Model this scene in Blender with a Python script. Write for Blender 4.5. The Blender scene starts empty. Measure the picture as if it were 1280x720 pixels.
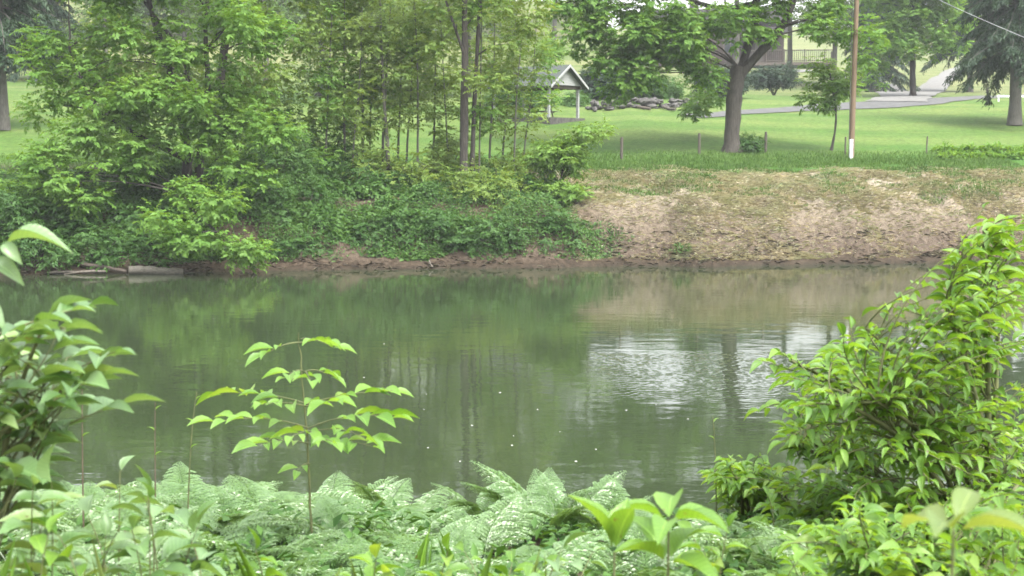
import bpy, math
import numpy as np
from mathutils import Vector

SC = bpy.context.scene
COL = SC.collection
R = math.radians

# ------------------------------------------------------------------ camera
F = 1778.0                       # focal length in photograph pixels (1280 wide)
PITCH = R(5.56)
CAMZ = 5.0
cd = bpy.data.cameras.new('camera')
cam = bpy.data.objects.new('camera', cd)
COL.objects.link(cam)
cam.location = (0, 0, CAMZ)
cam.rotation_euler = (math.pi/2 - PITCH, 0, 0)
cd.sensor_width = 36.0
cd.lens = 36.0*F/1280.0
cd.clip_start = 0.05
cd.clip_end = 3000
cd.dof.use_dof = True
cd.dof.focus_distance = 11.0
cd.dof.aperture_fstop = 7.0
SC.camera = cam

# ------------------------------------------------------------------ sky, sun, exposure
SUN_EL, SUN_AZ = R(58), R(140)   # behind thin cloud, high, over the viewer's right shoulder
w = bpy.data.worlds.new('World')
SC.world = w
w.use_nodes = True
nt = w.node_tree
nt.nodes.clear()
sky = nt.nodes.new('ShaderNodeTexSky')
sky.sky_type = 'NISHITA'
sky.sun_disc = False
sky.sun_elevation = SUN_EL
sky.sun_rotation = SUN_AZ
sky.air_density = 1.5
sky.dust_density = 4.0
hs = nt.nodes.new('ShaderNodeHueSaturation')
hs.inputs['Saturation'].default_value = 0.22
hs.inputs['Value'].default_value = 1.0
bg = nt.nodes.new('ShaderNodeBackground')
bg.inputs['Strength'].default_value = 0.15
wo = nt.nodes.new('ShaderNodeOutputWorld')
nt.links.new(sky.outputs[0], hs.inputs['Color'])
# an overcast sky is brighter overhead than at the horizon
tcw = nt.nodes.new('ShaderNodeTexCoord'); sxw = nt.nodes.new('ShaderNodeSeparateXYZ'); nt.links.new(tcw.outputs['Generated'], sxw.inputs[0])
mrw = nt.nodes.new('ShaderNodeMapRange'); mrw.inputs['To Min'].default_value = 1.0; mrw.inputs['To Max'].default_value = 2.0
nt.links.new(sxw.outputs['Z'], mrw.inputs['Value'])
vmw = nt.nodes.new('ShaderNodeVectorMath'); vmw.operation = 'SCALE'
nt.links.new(hs.outputs[0], vmw.inputs[0]); nt.links.new(mrw.outputs[0], vmw.inputs['Scale'])
nt.links.new(vmw.outputs[0], bg.inputs['Color'])
nt.links.new(bg.outputs[0], wo.inputs['Surface'])

sl = bpy.data.lights.new('sun', 'SUN')
sl.energy = 1.1
sl.angle = R(14)
sl.color = (1.0, 0.96, 0.88)
sun = bpy.data.objects.new('sun', sl)
COL.objects.link(sun)
sdir = Vector((math.sin(SUN_AZ)*math.cos(SUN_EL), math.cos(SUN_AZ)*math.cos(SUN_EL), math.sin(SUN_EL)))
sun.rotation_euler = sdir.to_track_quat('Z', 'Y').to_euler()

SC.view_settings.view_transform = 'Standard'
SC.view_settings.look = 'None'
SC.view_settings.exposure = 1.7
SC.view_settings.gamma = 1.0
SC.render.engine = 'CYCLES'
SC.cycles.max_bounces = 8
SC.cycles.diffuse_bounces = 5
SC.cycles.glossy_bounces = 3
SC.cycles.transmission_bounces = 4
SC.cycles.volume_bounces = 0
SC.cycles.use_denoising = True

# ------------------------------------------------------------------ helpers
def unit(a):
    a = np.asarray(a, float)
    return a/np.maximum(np.linalg.norm(a, axis=-1, keepdims=True), 1e-9)

FW = np.array([0, math.cos(PITCH), -math.sin(PITCH)])
UP = np.array([0, math.sin(PITCH), math.cos(PITCH)])
RT = np.array([1., 0, 0])
def ray(px, py):
    return FW + (px-640)/F*RT + (360-py)/F*UP
def at(px, py, d):
    r = ray(px, py)
    return np.array([0, 0, CAMZ]) + r*(d/r[1])
def ppm(d):
    return F/d                   # photograph pixels per metre at distance d

def hash2(i, j, seed):
    h = (i*374761393 + j*668265263 + seed*974634777) & 0xffffffff
    h = ((h ^ (h >> 13))*1274126177) & 0xffffffff
    return ((h ^ (h >> 16)) & 0xffff)/65535.0
def vnoise(x, y, seed=0):
    x = np.asarray(x, float); y = np.asarray(y, float)
    i = np.floor(x).astype(np.int64); j = np.floor(y).astype(np.int64)
    fx = x-i; fy = y-j
    fx = fx*fx*(3-2*fx); fy = fy*fy*(3-2*fy)
    a = hash2(i, j, seed); b = hash2(i+1, j, seed); c = hash2(i, j+1, seed); d = hash2(i+1, j+1, seed)
    return (a*(1-fx)+b*fx)*(1-fy)+(c*(1-fx)+d*fx)*fy
def fbm(x, y, seed=0, n=4):
    t = 0; a = 0.5
    for k in range(n):
        t = t + a*vnoise(x*2**k, y*2**k, seed+k)
        a *= 0.5
    return t

class MB:
    """collects vertices and faces, links them as one mesh object"""
    def __init__(self):
        self.V = []; self.F = {3: [], 4: []}; self.T = []; self.U = []; self.n = 0
    def add(self, V, F, tone=None, uv=None):
        V = np.asarray(V, float).reshape(-1, 3)
        F = np.asarray(F, np.int64)
        self.V.append(V)
        self.F[F.shape[1]].append(F+self.n)
        self.T.append(np.full(len(V), 0.5) if tone is None else np.broadcast_to(tone, (len(V),)))
        self.U.append(np.zeros((len(V), 2)) if uv is None else uv)
        self.n += len(V)
    def mesh(self, name, mat, smooth=True):
        V = np.concatenate(self.V); T = np.concatenate(self.T); U = np.concatenate(self.U)
        f3 = np.concatenate(self.F[3]) if self.F[3] else np.zeros((0, 3), np.int64)
        f4 = np.concatenate(self.F[4]) if self.F[4] else np.zeros((0, 4), np.int64)
        me = bpy.data.meshes.new(name)
        me.vertices.add(len(V)); me.vertices.foreach_set('co', V.astype(np.float32).ravel())
        idx = np.concatenate([f3.ravel(), f4.ravel()]).astype(np.int32)
        me.loops.add(len(idx)); me.loops.foreach_set('vertex_index', idx)
        st = np.concatenate([np.arange(len(f3))*3, len(f3)*3+np.arange(len(f4))*4]).astype(np.int32)
        me.polygons.add(len(st)); me.polygons.foreach_set('loop_start', st)
        me.polygons.foreach_set('use_smooth', np.full(len(st), smooth, bool))
        me.update(calc_edges=True); me.validate()
        a = me.attributes.new('tone', 'FLOAT', 'POINT'); a.data.foreach_set('value', T.astype(np.float32))
        if np.any(U):
            a = me.attributes.new('across', 'FLOAT', 'POINT'); a.data.foreach_set('value', U[:, 1].astype(np.float32))
            a = me.attributes.new('along', 'FLOAT', 'POINT'); a.data.foreach_set('value', U[:, 0].astype(np.float32))
        me.materials.append(mat)
        return me
    def build(self, name, mat, parent=None, smooth=True):
        o = bpy.data.objects.new(name, self.mesh(name, mat, smooth))
        COL.objects.link(o)
        if parent is not None:
            o.parent = parent
        return o
    # simple solids
    def box(self, lo, hi, M=None):
        x0, y0, z0 = lo; x1, y1, z1 = hi
        V = np.array([(x0,y0,z0),(x1,y0,z0),(x1,y1,z0),(x0,y1,z0),(x0,y0,z1),(x1,y0,z1),(x1,y1,z1),(x0,y1,z1)], float)
        if M is not None: V = M(V)
        self.add(V, [(0,3,2,1),(4,5,6,7),(0,1,5,4),(1,2,6,5),(2,3,7,6),(3,0,4,7)])
    def tube(self, P, r, sides=6, tone=0.5, cap=True):
        P = np.asarray(P, float); n = len(P)
        r = np.broadcast_to(np.asarray(r, float), (n,))
        T = np.gradient(P, axis=0); T = unit(T)
        ref = np.array([0.31, 0.17, 0.93]) if abs(T[0][2]) < 0.9 else np.array([0.95, 0.2, 0.1])
        S = unit(np.cross(T, ref)); B = np.cross(S, T)
        a = np.arange(sides)/sides*2*math.pi
        ring = P[:, None] + r[:, None, None]*(np.cos(a)[None, :, None]*S[:, None]+np.sin(a)[None, :, None]*B[:, None])
        V = ring.reshape(-1, 3)
        i = np.arange(n-1)[:, None]*sides; k = np.arange(sides)[None]; k2 = (k+1) % sides
        Fq = np.stack([i+k, i+k2, i+sides+k2, i+sides+k], -1).reshape(-1, 4)
        self.add(V, Fq, tone)
        if cap:
            m = self.n
            self.add(np.vstack([ring[-1], P[-1:]]), np.array([(q, (q+1) % sides, sides) for q in range(sides)]), tone)
            self.add(np.vstack([ring[0], P[:1]]), np.array([((q+1) % sides, q, sides) for q in range(sides)]), tone)

def leaf_tpl(nseg=1, droop=0.15, fold=0.25, belly=0.42, sharp=1.0):
    """one leaf in (along, across, normal) units; length 1, half width 0.5"""
    if nseg == 1:
        V = np.array([(0, 0, 0), (belly, -0.5, fold*0.3), (1, 0, -droop), (belly, 0.5, fold*0.3)])
        return V, np.array([(0, 1, 2), (0, 2, 3)]), np.array([(0, 0), (belly, -1), (1, 0), (belly, 1)])
    V = []; U = []
    for i in range(nseg+1):
        u = i/nseg
        p = math.log(0.5)/math.log(belly)
        wv = 0.5*max(0.0, math.sin(math.pi*u**p))**sharp
        if i == 0: wv = 0.02
        if i == nseg: wv = 0.005
        z = -droop*u*u+0.06*math.sin(u*math.pi)
        for s in (-1, 0, 1):
            V.append((u, s*wv, z+abs(s)*wv*fold)); U.append((u, s*(1 if 0 < i < nseg else 0.3)))
    Fc = []
    for i in range(nseg):
        a = i*3; b = a+3
        Fc += [(a, a+1, b+1, b), (a+1, a+2, b+2, b+1)]
    return np.array(V), np.array(Fc), np.array(U)
def put_leaves(mb, tpl, P, D, N, L, W, tone):
    V0, F0, U0 = tpl
    P = np.asarray(P, float); n = len(P)
    if n == 0: return
    D = unit(D); S = unit(np.cross(D, N)); N = np.cross(S, D)
    L = np.broadcast_to(L, (n,)); W = np.broadcast_to(W, (n,))
    V = (P[:, None] + (V0[None, :, 0]*L[:, None])[..., None]*D[:, None]
         + (V0[None, :, 1]*W[:, None])[..., None]*S[:, None]
         + (V0[None, :, 2]*L[:, None])[..., None]*N[:, None])
    k = len(V0)
    Fc = (F0[None]+(np.arange(n)*k)[:, None, None]).reshape(-1, F0.shape[1])
    mb.add(V.reshape(-1, 3), Fc, np.repeat(np.broadcast_to(tone, (n,)), k), np.tile(U0, (n, 1)))
def rvec(rng, n):
    return unit(rng.normal(size=(n, 3)))

def tag(o, label=None, cat=None, group=None, kind=None):
    if label: o['label'] = label
    if cat: o['category'] = cat
    if group: o['group'] = group
    if kind: o['kind'] = kind
    return o
def thing(name, label, cat, loc=(0, 0, 0), group=None, rz=0.0):
    o = bpy.data.objects.new(name, None)
    o.empty_display_size = 0.2
    COL.objects.link(o)
    o.location = loc; o.rotation_euler = (0, 0, rz)
    return tag(o, label, cat, group)
def dup(root, loc, rot=(0, 0, 0), scale=1.0, label=None, group=None):
    r = root.copy(); COL.objects.link(r)
    r.location = loc; r.rotation_euler = rot; r.scale = (scale,)*3
    if label: r['label'] = label
    if group: r['group'] = group
    for ch in list(root.children):
        c = ch.copy(); COL.objects.link(c); c.parent = r
        for g in list(ch.children):
            d = g.copy(); COL.objects.link(d); d.parent = c
    return r
ORD = ['first','second','third','fourth','fifth','sixth','seventh','eighth','ninth','tenth','eleventh','twelfth',
       'thirteenth','fourteenth','fifteenth','sixteenth','seventeenth','eighteenth','nineteenth','twentieth']

# ------------------------------------------------------------------ materials
def newmat(name):
    m = bpy.data.materials.new(name); m.use_nodes = True
    n = m.node_tree; n.nodes.clear()
    out = n.nodes.new('ShaderNodeOutputMaterial')
    return m, n, out
def nd(n, typ, **kw):
    x = n.nodes.new(typ)
    for k, v in kw.items():
        if k.startswith('i_'):
            key = k[2:].replace('_', ' ')
            x.inputs[key].default_value = v
        else:
            setattr(x, k, v)
    return x
def mixc(n, a, b, fac, typ='MIX'):
    x = n.nodes.new('ShaderNodeMix'); x.data_type = 'RGBA'; x.blend_type = typ
    def s(sock, v):
        if hasattr(v, 'is_linked') or hasattr(v, 'links'): n.links.new(v, sock)
        elif isinstance(v, (int, float)): sock.default_value = v
        else: sock.default_value = (*v, 1) if len(v) == 3 else v
    s(x.inputs[0], fac); s(x.inputs[6], a); s(x.inputs[7], b)
    return x.outputs[2]
def math_(n, op, a, b=None, clamp=False):
    x = n.nodes.new('ShaderNodeMath'); x.operation = op; x.use_clamp = clamp
    for i, v in enumerate((a, b)):
        if v is None: continue
        if isinstance(v, (int, float)): x.inputs[i].default_value = v
        else: n.links.new(v, x.inputs[i])
    return x.outputs[0]
def noise(n, scale, detail=4, rough=0.55, vec=None, dist=0.0):
    x = nd(n, 'ShaderNodeTexNoise', i_Scale=scale, i_Detail=detail, i_Roughness=rough, i_Distortion=dist)
    if vec is not None: n.links.new(vec, x.inputs['Vector'])
    return x.outputs['Fac']
def ramp(n, fac, stops):
    x = n.nodes.new('ShaderNodeValToRGB')
    e = x.color_ramp.elements
    while len(e) > 1: e.remove(e[0])
    for i, (p, c) in enumerate(stops):
        k = e[0] if i == 0 else e.new(p)
        k.position = p
        k.color = (*c, 1) if not isinstance(c, (int, float)) else (c, c, c, 1)
    n.links.new(fac, x.inputs[0])
    return x.outputs[0]

def leaf_mat(name, c1, c2, trans=0.35, rough=0.55, spec=0.22, veins=False, tboost=1.5, under=None):
    m, n, out = newmat(name)
    att = nd(n, 'ShaderNodeAttribute', attribute_name='tone')
    c = mixc(n, c1, c2, att.outputs['Fac'])
    geo = nd(n, 'ShaderNodeNewGeometry')
    nz = noise(n, 0.8 if not veins else 9.0, 3, vec=geo.outputs['Position'])
    c = mixc(n, c, mixc(n, c, (0.75, 0.85, 0.7), 1.0, 'MULTIPLY'), ramp(n, nz, [(0.35, 0.0), (0.65, 1.0)]))
    p = nd(n, 'ShaderNodeBsdfPrincipled', i_Roughness=rough)
    p.inputs['Specular IOR Level'].default_value = spec
    if veins:
        ac = nd(n, 'ShaderNodeAttribute', attribute_name='across').outputs['Fac']
        al = nd(n, 'ShaderNodeAttribute', attribute_name='along').outputs['Fac']
        aa = math_(n, 'ABSOLUTE', ac)
        mid = ramp(n, aa, [(0.0, 1.0), (0.09, 0.0)])
        # side veins run obliquely from the midrib
        t = math_(n, 'SUBTRACT', math_(n, 'MULTIPLY', al, 11.0), math_(n, 'MULTIPLY', aa, 2.2))
        sv = ramp(n, math_(n, 'FRACT', t), [(0.0, 1.0), (0.14, 0.0), (0.88, 0.0), (1.0, 1.0)])
        v = math_(n, 'MAXIMUM', mid, math_(n, 'MULTIPLY', sv, 0.35))
        light = tuple(min(0.6, 1.9*k+0.02) for k in c2)
        c = mixc(n, c, light, math_(n, 'MULTIPLY', v, 0.55))
        b = nd(n, 'ShaderNodeBump', i_Strength=0.35, i_Distance=0.004)
        n.links.new(math_(n, 'MULTIPLY', v, -1.0), b.inputs['Height'])
        n.links.new(b.outputs[0], p.inputs['Normal'])
        # a few old yellowed leaves, and small brown spots and holes' edges on the others
        c = mixc(n, c, (0.20, 0.24, 0.05), ramp(n, att.outputs['Fac'], [(0.985, 0.0), (1.0, 0.3)]))
        c = mixc(n, c, (0.10, 0.07, 0.03), ramp(n, noise(n, 55.0, 2, 0.5, geo.outputs['Position']), [(0.70, 0.0), (0.74, 0.8)]))
    if under is not None:
        c = mixc(n, c, under, math_(n, 'MULTIPLY', geo.outputs['Backfacing'], 0.6))
    n.links.new(c, p.inputs['Base Color'])
    tr = nd(n, 'ShaderNodeBsdfTranslucent')
    n.links.new(mixc(n, c, (tboost*1.15, tboost, tboost*0.45), 1.0, 'MULTIPLY'), tr.inputs['Color'])
    mx = nd(n, 'ShaderNodeMixShader', i_Fac=trans)
    n.links.new(p.outputs[0], mx.inputs[1]); n.links.new(tr.outputs[0], mx.inputs[2])
    n.links.new(mx.outputs[0], out.inputs['Surface'])
    return m
def solid_mat(name, c1, c2, scale=6, rough=0.8, bump=0.3, stretch=(1, 1, 1), spec=0.3, detail=5, bdist=0.02):
    m, n, out = newmat(name)
    tc = nd(n, 'ShaderNodeNewGeometry')
    mp = nd(n, 'ShaderNodeMapping'); mp.inputs['Scale'].default_value = stretch
    n.links.new(tc.outputs['Position'], mp.inputs['Vector'])
    f = noise(n, scale, detail, 0.65, mp.outputs[0])
    c = mixc(n, c1, c2, ramp(n, f, [(0.3, 0.0), (0.7, 1.0)]))
    p = nd(n, 'ShaderNodeBsdfPrincipled', i_Roughness=rough)
    p.inputs['Specular IOR Level'].default_value = spec
    n.links.new(c, p.inputs['Base Color'])
    b = nd(n, 'ShaderNodeBump', i_Strength=bump, i_Distance=bdist)
    n.links.new(f, b.inputs['Height']); n.links.new(b.outputs[0], p.inputs['Normal'])
    n.links.new(p.outputs[0], out.inputs['Surface'])
    return m

M = {}
M['boxelder'] = leaf_mat('boxelder_leaf', (0.08, 0.165, 0.03), (0.155, 0.27, 0.054), 0.43)
M['walnut'] = leaf_mat('walnut_leaf', (0.078, 0.165, 0.03), (0.15, 0.265, 0.05), 0.43)
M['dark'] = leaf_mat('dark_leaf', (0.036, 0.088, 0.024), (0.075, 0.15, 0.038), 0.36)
M['pale'] = leaf_mat('pale_leaf', (0.10, 0.165, 0.036), (0.18, 0.25, 0.06), 0.42)
M['bright'] = leaf_mat('bright_leaf', (0.09, 0.17, 0.03), (0.15, 0.25, 0.05), 0.38)
M['hill'] = leaf_mat('hill_leaf', (0.06, 0.11, 0.038), (0.11, 0.175, 0.058), 0.36)
M['hemlock'] = leaf_mat('hemlock_needles', (0.025, 0.05, 0.03), (0.05, 0.085, 0.045), 0.15)
M['spruce'] = leaf_mat('evergreen_needles', (0.025, 0.048, 0.032), (0.045, 0.075, 0.045), 0.12)
M['ivy'] = leaf_mat('ground_cover_leaf', (0.035, 0.085, 0.02), (0.085, 0.165, 0.038), 0.28)
M['grass'] = leaf_mat('grass_blade', (0.05, 0.105, 0.018), (0.095, 0.165, 0.032), 0.3)
M['straw'] = leaf_mat('dead_grass_blade', (0.27, 0.24, 0.185), (0.58, 0.54, 0.44), 0.12, 0.7)
M['fern'] = leaf_mat('fern_leaf', (0.095, 0.175, 0.055), (0.165, 0.265, 0.10), 0.35, 0.33, 1.0)
M['shrub'] = leaf_mat('spring_shrub_leaf', (0.075, 0.165, 0.022), (0.17, 0.29, 0.042), 0.44, 0.42, 0.5, True)
M['glossy'] = leaf_mat('glossy_leaf', (0.085, 0.165, 0.05), (0.16, 0.26, 0.10), 0.34, 0.40, 1.0, True)
M['seedling'] = leaf_mat('seedling_leaf', (0.10, 0.20, 0.03), (0.16, 0.28, 0.045), 0.42, 0.4, 0.5, True)
M['olive'] = leaf_mat('young_olive_leaf', (0.13, 0.19, 0.045), (0.20, 0.26, 0.08), 0.4, 0.4, 0.5, True)
M['bark'] = solid_mat('bark', (0.028, 0.025, 0.021), (0.078, 0.069, 0.059), 5, 0.9, 0.9, (3, 3, 0.5), bdist=0.06)
M['darkbark'] = solid_mat('dark_bark', (0.022, 0.019, 0.016), (0.06, 0.053, 0.046), 5, 0.9, 0.9, (3, 3, 0.5), bdist=0.05)
M['greybark'] = solid_mat('grey_bark', (0.048, 0.045, 0.038), (0.11, 0.104, 0.09), 5, 0.9, 0.7, (3, 3, 0.6), bdist=0.04)
M['twig'] = solid_mat('green_twig', (0.06, 0.07, 0.03), (0.12, 0.13, 0.05), 30, 0.7, 0.2)
M['browntwig'] = solid_mat('brown_twig', (0.05, 0.038, 0.025), (0.11, 0.085, 0.055), 30, 0.8, 0.3)
M['post'] = solid_mat('weathered_post', (0.05, 0.043, 0.034), (0.105, 0.092, 0.074), 8, 0.9, 0.6, (4, 4, 0.4))
M['pole'] = solid_mat('treated_pole', (0.095, 0.066, 0.04), (0.17, 0.12, 0.078), 6, 0.85, 0.4, (4, 4, 0.3))
M['white'] = solid_mat('white_plastic', (0.62, 0.64, 0.66), (0.78, 0.79, 0.8), 3, 0.5, 0.05)
M['whitewood'] = solid_mat('white_boards', (0.21, 0.215, 0.21), (0.33, 0.335, 0.33), 4, 0.7, 0.3, (0.5, 0.5, 6))
M['shingle'] = solid_mat('grey_green_shingles', (0.034, 0.041, 0.037), (0.066, 0.074, 0.067), 9, 0.9, 0.6, (1, 1, 3))
M['housewall'] = solid_mat('brown_boards', (0.022, 0.014, 0.011), (0.042, 0.027, 0.021), 5, 0.85, 0.5, (0.3, 0.3, 7))
M['houseroof'] = solid_mat('dark_shingles', (0.016, 0.015, 0.014), (0.034, 0.031, 0.029), 9, 1.0, 0.5, spec=0.05)
M['darkwood'] = solid_mat('dark_wood', (0.05, 0.04, 0.033), (0.10, 0.08, 0.065), 6, 0.85, 0.4, (3, 3, 0.5))
M['stone'] = solid_mat('field_stone', (0.035, 0.033, 0.031), (0.10, 0.095, 0.088), 4, 0.9, 0.7, bdist=0.05)
M['log'] = solid_mat('bleached_wood', (0.045, 0.041, 0.032), (0.16, 0.147, 0.12), 9, 0.9, 0.9, (0.4, 4, 4))
M['stick'] = solid_mat('grey_stick', (0.07, 0.06, 0.05), (0.16, 0.142, 0.12), 9, 0.9, 0.4)
M['wire'] = solid_mat('grey_cable', (0.22, 0.225, 0.225), (0.32, 0.32, 0.32), 5, 0.5, 0.0)
M['fleck'] = solid_mat('pale_petal', (0.38, 0.38, 0.33), (0.5, 0.5, 0.45), 9, 0.6, 0.0)
def glass_mat():
    m, n, out = newmat('window_glass')
    p = nd(n, 'ShaderNodeBsdfPrincipled', i_Roughness=0.08)
    p.inputs['Base Color'].default_value = (0.02, 0.025, 0.03, 1)
    n.links.new(p.outputs[0], out.inputs['Surface']); return m
M['glass'] = glass_mat()

# ------------------------------------------------------------------ terrain
FAR_S = [-60, -3, -0.6, 0, 0.5, 0.9, 1.6, 2.4, 3.2, 5, 9, 16, 22, 34, 50, 60, 78, 100, 130, 165, 210, 300, 700]
FAR_Z = [-1.6, -1.2, -0.3, 0, 0.22, 0.36, 1.0, 1.7, 2.2, 2.9, 3.85, 4.5, 5.25, 6.95, 8.95, 9.9, 12.3, 15.0, 20.0, 28.3, 31, 33, 34]
FAR_Z2 = [-1.6, -1.2, -0.3, 0, 0.22, 0.36, 1.0, 1.7, 2.2, 2.9, 3.85, 4.5, 5.25, 6.95, 8.95, 9.9, 10.9, 12.2, 14.6, 17.6, 22.6, 36.5, 40]
NEAR_Y = [-80, 0, 2.5, 4.5, 5.5, 6.6, 8, 11, 13, 18, 22]
NEAR_Z = [3.9, 3.75, 3.74, 3.63, 3.49, 3.12, 2.3, 0.6, -0.3, -1.6, -1.6]
def shore(x):
    xc = np.clip(x, -60, 60)
    return 59.8+0.14*xc+0.9*(vnoise(x*0.35, x*0+3.1, 5)-0.5)+0.9*(fbm(x*0.9, x*0+9.1, 6)-0.47)
def sdist(x, y):
    return y-shore(x)
def height(x, y, fine=True):
    x = np.asarray(x, float); y = np.asarray(y, float)
    s = sdist(x, y)
    zf = np.interp(s, FAR_S, FAR_Z)
    k2 = np.clip((x/np.maximum(y, 30)-0.050)/0.034, 0, 1); k2 = k2*k2*(3-2*k2)
    zf = zf*(1-k2)+np.interp(s, FAR_S, FAR_Z2)*k2
    zn = np.interp(y+0.5*(vnoise(x*0.5, x*0, 8)-0.5), NEAR_Y, NEAR_Z)
    z = np.where(y < 20, zn, zf)
    k = np.clip(s-0.7, 0, 1.2)/1.2*np.clip((11.0-s)/3.0, 0, 1)
    z = z + k*(fbm(x*0.45, y*0.45, 11)-0.47)*0.75
    if fine:
        z = z + k*(fbm(x*1.8, y*1.8, 21)-0.47)*0.55
        z = z + np.clip(s/0.5, 0, 1)*np.clip((2.0-s), 0, 1)*(fbm(x*2.2, y*2.2, 22)-0.5)*0.30
        z = z + np.where((y < 11), 1, 0)*(fbm(x*1.3, y*1.3, 31)-0.47)*0.15
    h = np.clip((s-22)/40, 0, 1)
    z = z + h*(fbm(x*0.02+3, y*0.02, 41)-0.47)*3.0
    # the parking area lies level with the drive, the slope to the right of it climbs a little less
    return z
xs = np.concatenate([np.arange(-420, -44, 12), np.arange(-44, 44, 0.3), np.arange(44, 421, 12)])
ys = np.concatenate([np.arange(-60, 2, 3), np.arange(2, 14, 0.3), np.arange(14, 54, 2), np.arange(54, 82, 0.25),
                     np.arange(82, 135, 1.0), np.arange(135, 380, 4), np.arange(380, 780, 25)])
X, Y = np.meshgrid(xs, ys)
Zg = height(X, Y)
mb = MB()
nx, ny = len(xs), len(ys)
i = np.arange(ny-1)[:, None]*nx; k = np.arange(nx-1)[None]
mb.add(np.stack([X, Y, Zg], -1).reshape(-1, 3), np.stack([i+k, i+k+1, i+nx+k+1, i+nx+k], -1).reshape(-1, 4))

def ground_material():
    m, n, out = newmat('ground')
    geo = nd(n, 'ShaderNodeNewGeometry'); pos = geo.outputs['Position']
    sd = nd(n, 'ShaderNodeAttribute', attribute_name='shore').outputs['Fac']
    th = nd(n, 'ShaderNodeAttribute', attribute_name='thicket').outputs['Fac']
    n1 = noise(n, 0.7, 5, 0.6, pos); n2 = noise(n, 3.5, 5, 0.65, pos); n3 = noise(n, 14, 3, 0.6, pos)
    s2 = math_(n, 'ADD', sd, math_(n, 'MULTIPLY', math_(n, 'SUBTRACT', n1, 0.5), 5.0))
    # edges wander less close to the water
    s3 = math_(n, 'ADD', sd, math_(n, 'MULTIPLY', math_(n, 'SUBTRACT', n2, 0.5), 1.2))
    low = ramp(n, math_(n, 'MULTIPLY', s3, 0.1), [(0.0, (0.032, 0.025, 0.017)), (0.06, (0.05, 0.037, 0.025)), (0.13, (0.09, 0.070, 0.053)),
              (0.25, (0.13, 0.106, 0.078)), (0.40, (0.17, 0.145, 0.108)), (0.7, (0.225, 0.20, 0.15)), (0.9, (0.25, 0.226, 0.168))])
    grassy = ramp(n, math_(n, 'MULTIPLY', s2, 0.01), [(0.10, (0.055, 0.115, 0.018)), (0.17, (0.062, 0.125, 0.02)), (0.23, (0.085, 0.134, 0.03)),
              (0.48, (0.095, 0.140, 0.036)), (0.6, (0.095, 0.135, 0.04)), (0.8, (0.12, 0.14, 0.052)), (1.0, (0.125, 0.14, 0.055))])
    gmask = ramp(n, math_(n, 'MULTIPLY', s2, 0.05), [(0.43, 0.0), (0.50, 1.0)])
    patch = math_(n, 'MULTIPLY', ramp(n, n1, [(0.54, 0.0), (0.62, 1.0)]), ramp(n, math_(n, 'MULTIPLY', sd, 0.1), [(0.5, 0.0), (0.65, 0.75)]))
    c = mixc(n, low, (0.075, 0.115, 0.03), patch)
    c = mixc(n, c, grassy, gmask)
    litter = mixc(n, (0.05, 0.038, 0.027), (0.10, 0.075, 0.052), n2)  # leaf litter, its colour darkened further for the shade under the thicket
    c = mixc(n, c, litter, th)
    c = mixc(n, c, mixc(n, c, (0.62, 0.6, 0.58), 1.0, 'MULTIPLY'), ramp(n, n2, [(0.38, 0.9), (0.6, 0.0)]))
    c = mixc(n, c, mixc(n, c, (1.25, 1.22, 1.15), 1.0, 'MULTIPLY'), ramp(n, n3, [(0.45, 0.0), (0.7, 0.8)]))
    # uneven mown turf: broad swathes and patches of clover
    ml = nd(n, 'ShaderNodeMapping'); ml.inputs['Scale'].default_value = (0.06, 0.30, 0.3); n.links.new(pos, ml.inputs['Vector'])
    swath = noise(n, 1.0, 4, 0.6, ml.outputs[0])
    c = mixc(n, c, mixc(n, c, (0.62, 0.80, 0.6), 1.0, 'MULTIPLY'), math_(n, 'MULTIPLY', gmask, ramp(n, swath, [(0.40, 1.0), (0.58, 0.0)])))
    clov = noise(n, 0.45, 4, 0.65, pos)
    c = mixc(n, c, mixc(n, c, (1.22, 1.08, 1.15), 1.0, 'MULTIPLY'), math_(n, 'MULTIPLY', gmask, ramp(n, clov, [(0.50, 0.0), (0.64, 0.8)])))
    # clods and wet streaks in the cut soil
    clod = noise(n, 6.0, 5, 0.7, pos)
    c = mixc(n, c, mixc(n, c, (0.5, 0.47, 0.45), 1.0, 'MULTIPLY'), math_(n, 'MULTIPLY', math_(n, 'SUBTRACT', 1.0, gmask), ramp(n, clod, [(0.36, 1.0), (0.52, 0.0)])))
    p = nd(n, 'ShaderNodeBsdfPrincipled', i_Roughness=0.95)
    p.inputs['Specular IOR Level'].default_value = 0.15
    n.links.new(c, p.inputs['Base Color'])
    b = nd(n, 'ShaderNodeBump', i_Strength=0.8, i_Distance=0.08)
    n.links.new(math_(n, 'ADD', n2, math_(n, 'MULTIPLY', n3, 0.5)), b.inputs['Height'])
    n.links.new(b.outputs[0], p.inputs['Normal'])
    n.links.new(p.outputs[0], out.inputs['Surface'])
    return m
M['ground'] = ground_material()
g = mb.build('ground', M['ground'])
tag(g, kind='structure')
S_ = sdist(X, Y)
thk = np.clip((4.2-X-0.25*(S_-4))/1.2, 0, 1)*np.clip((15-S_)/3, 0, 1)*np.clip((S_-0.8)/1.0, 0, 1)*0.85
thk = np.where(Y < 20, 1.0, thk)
a = g.data.attributes.new('shore', 'FLOAT', 'POINT'); a.data.foreach_set('value', S_.astype(np.float32).ravel())
a = g.data.attributes.new('thicket', 'FLOAT', 'POINT'); a.data.foreach_set('value', thk.astype(np.float32).ravel())

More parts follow.
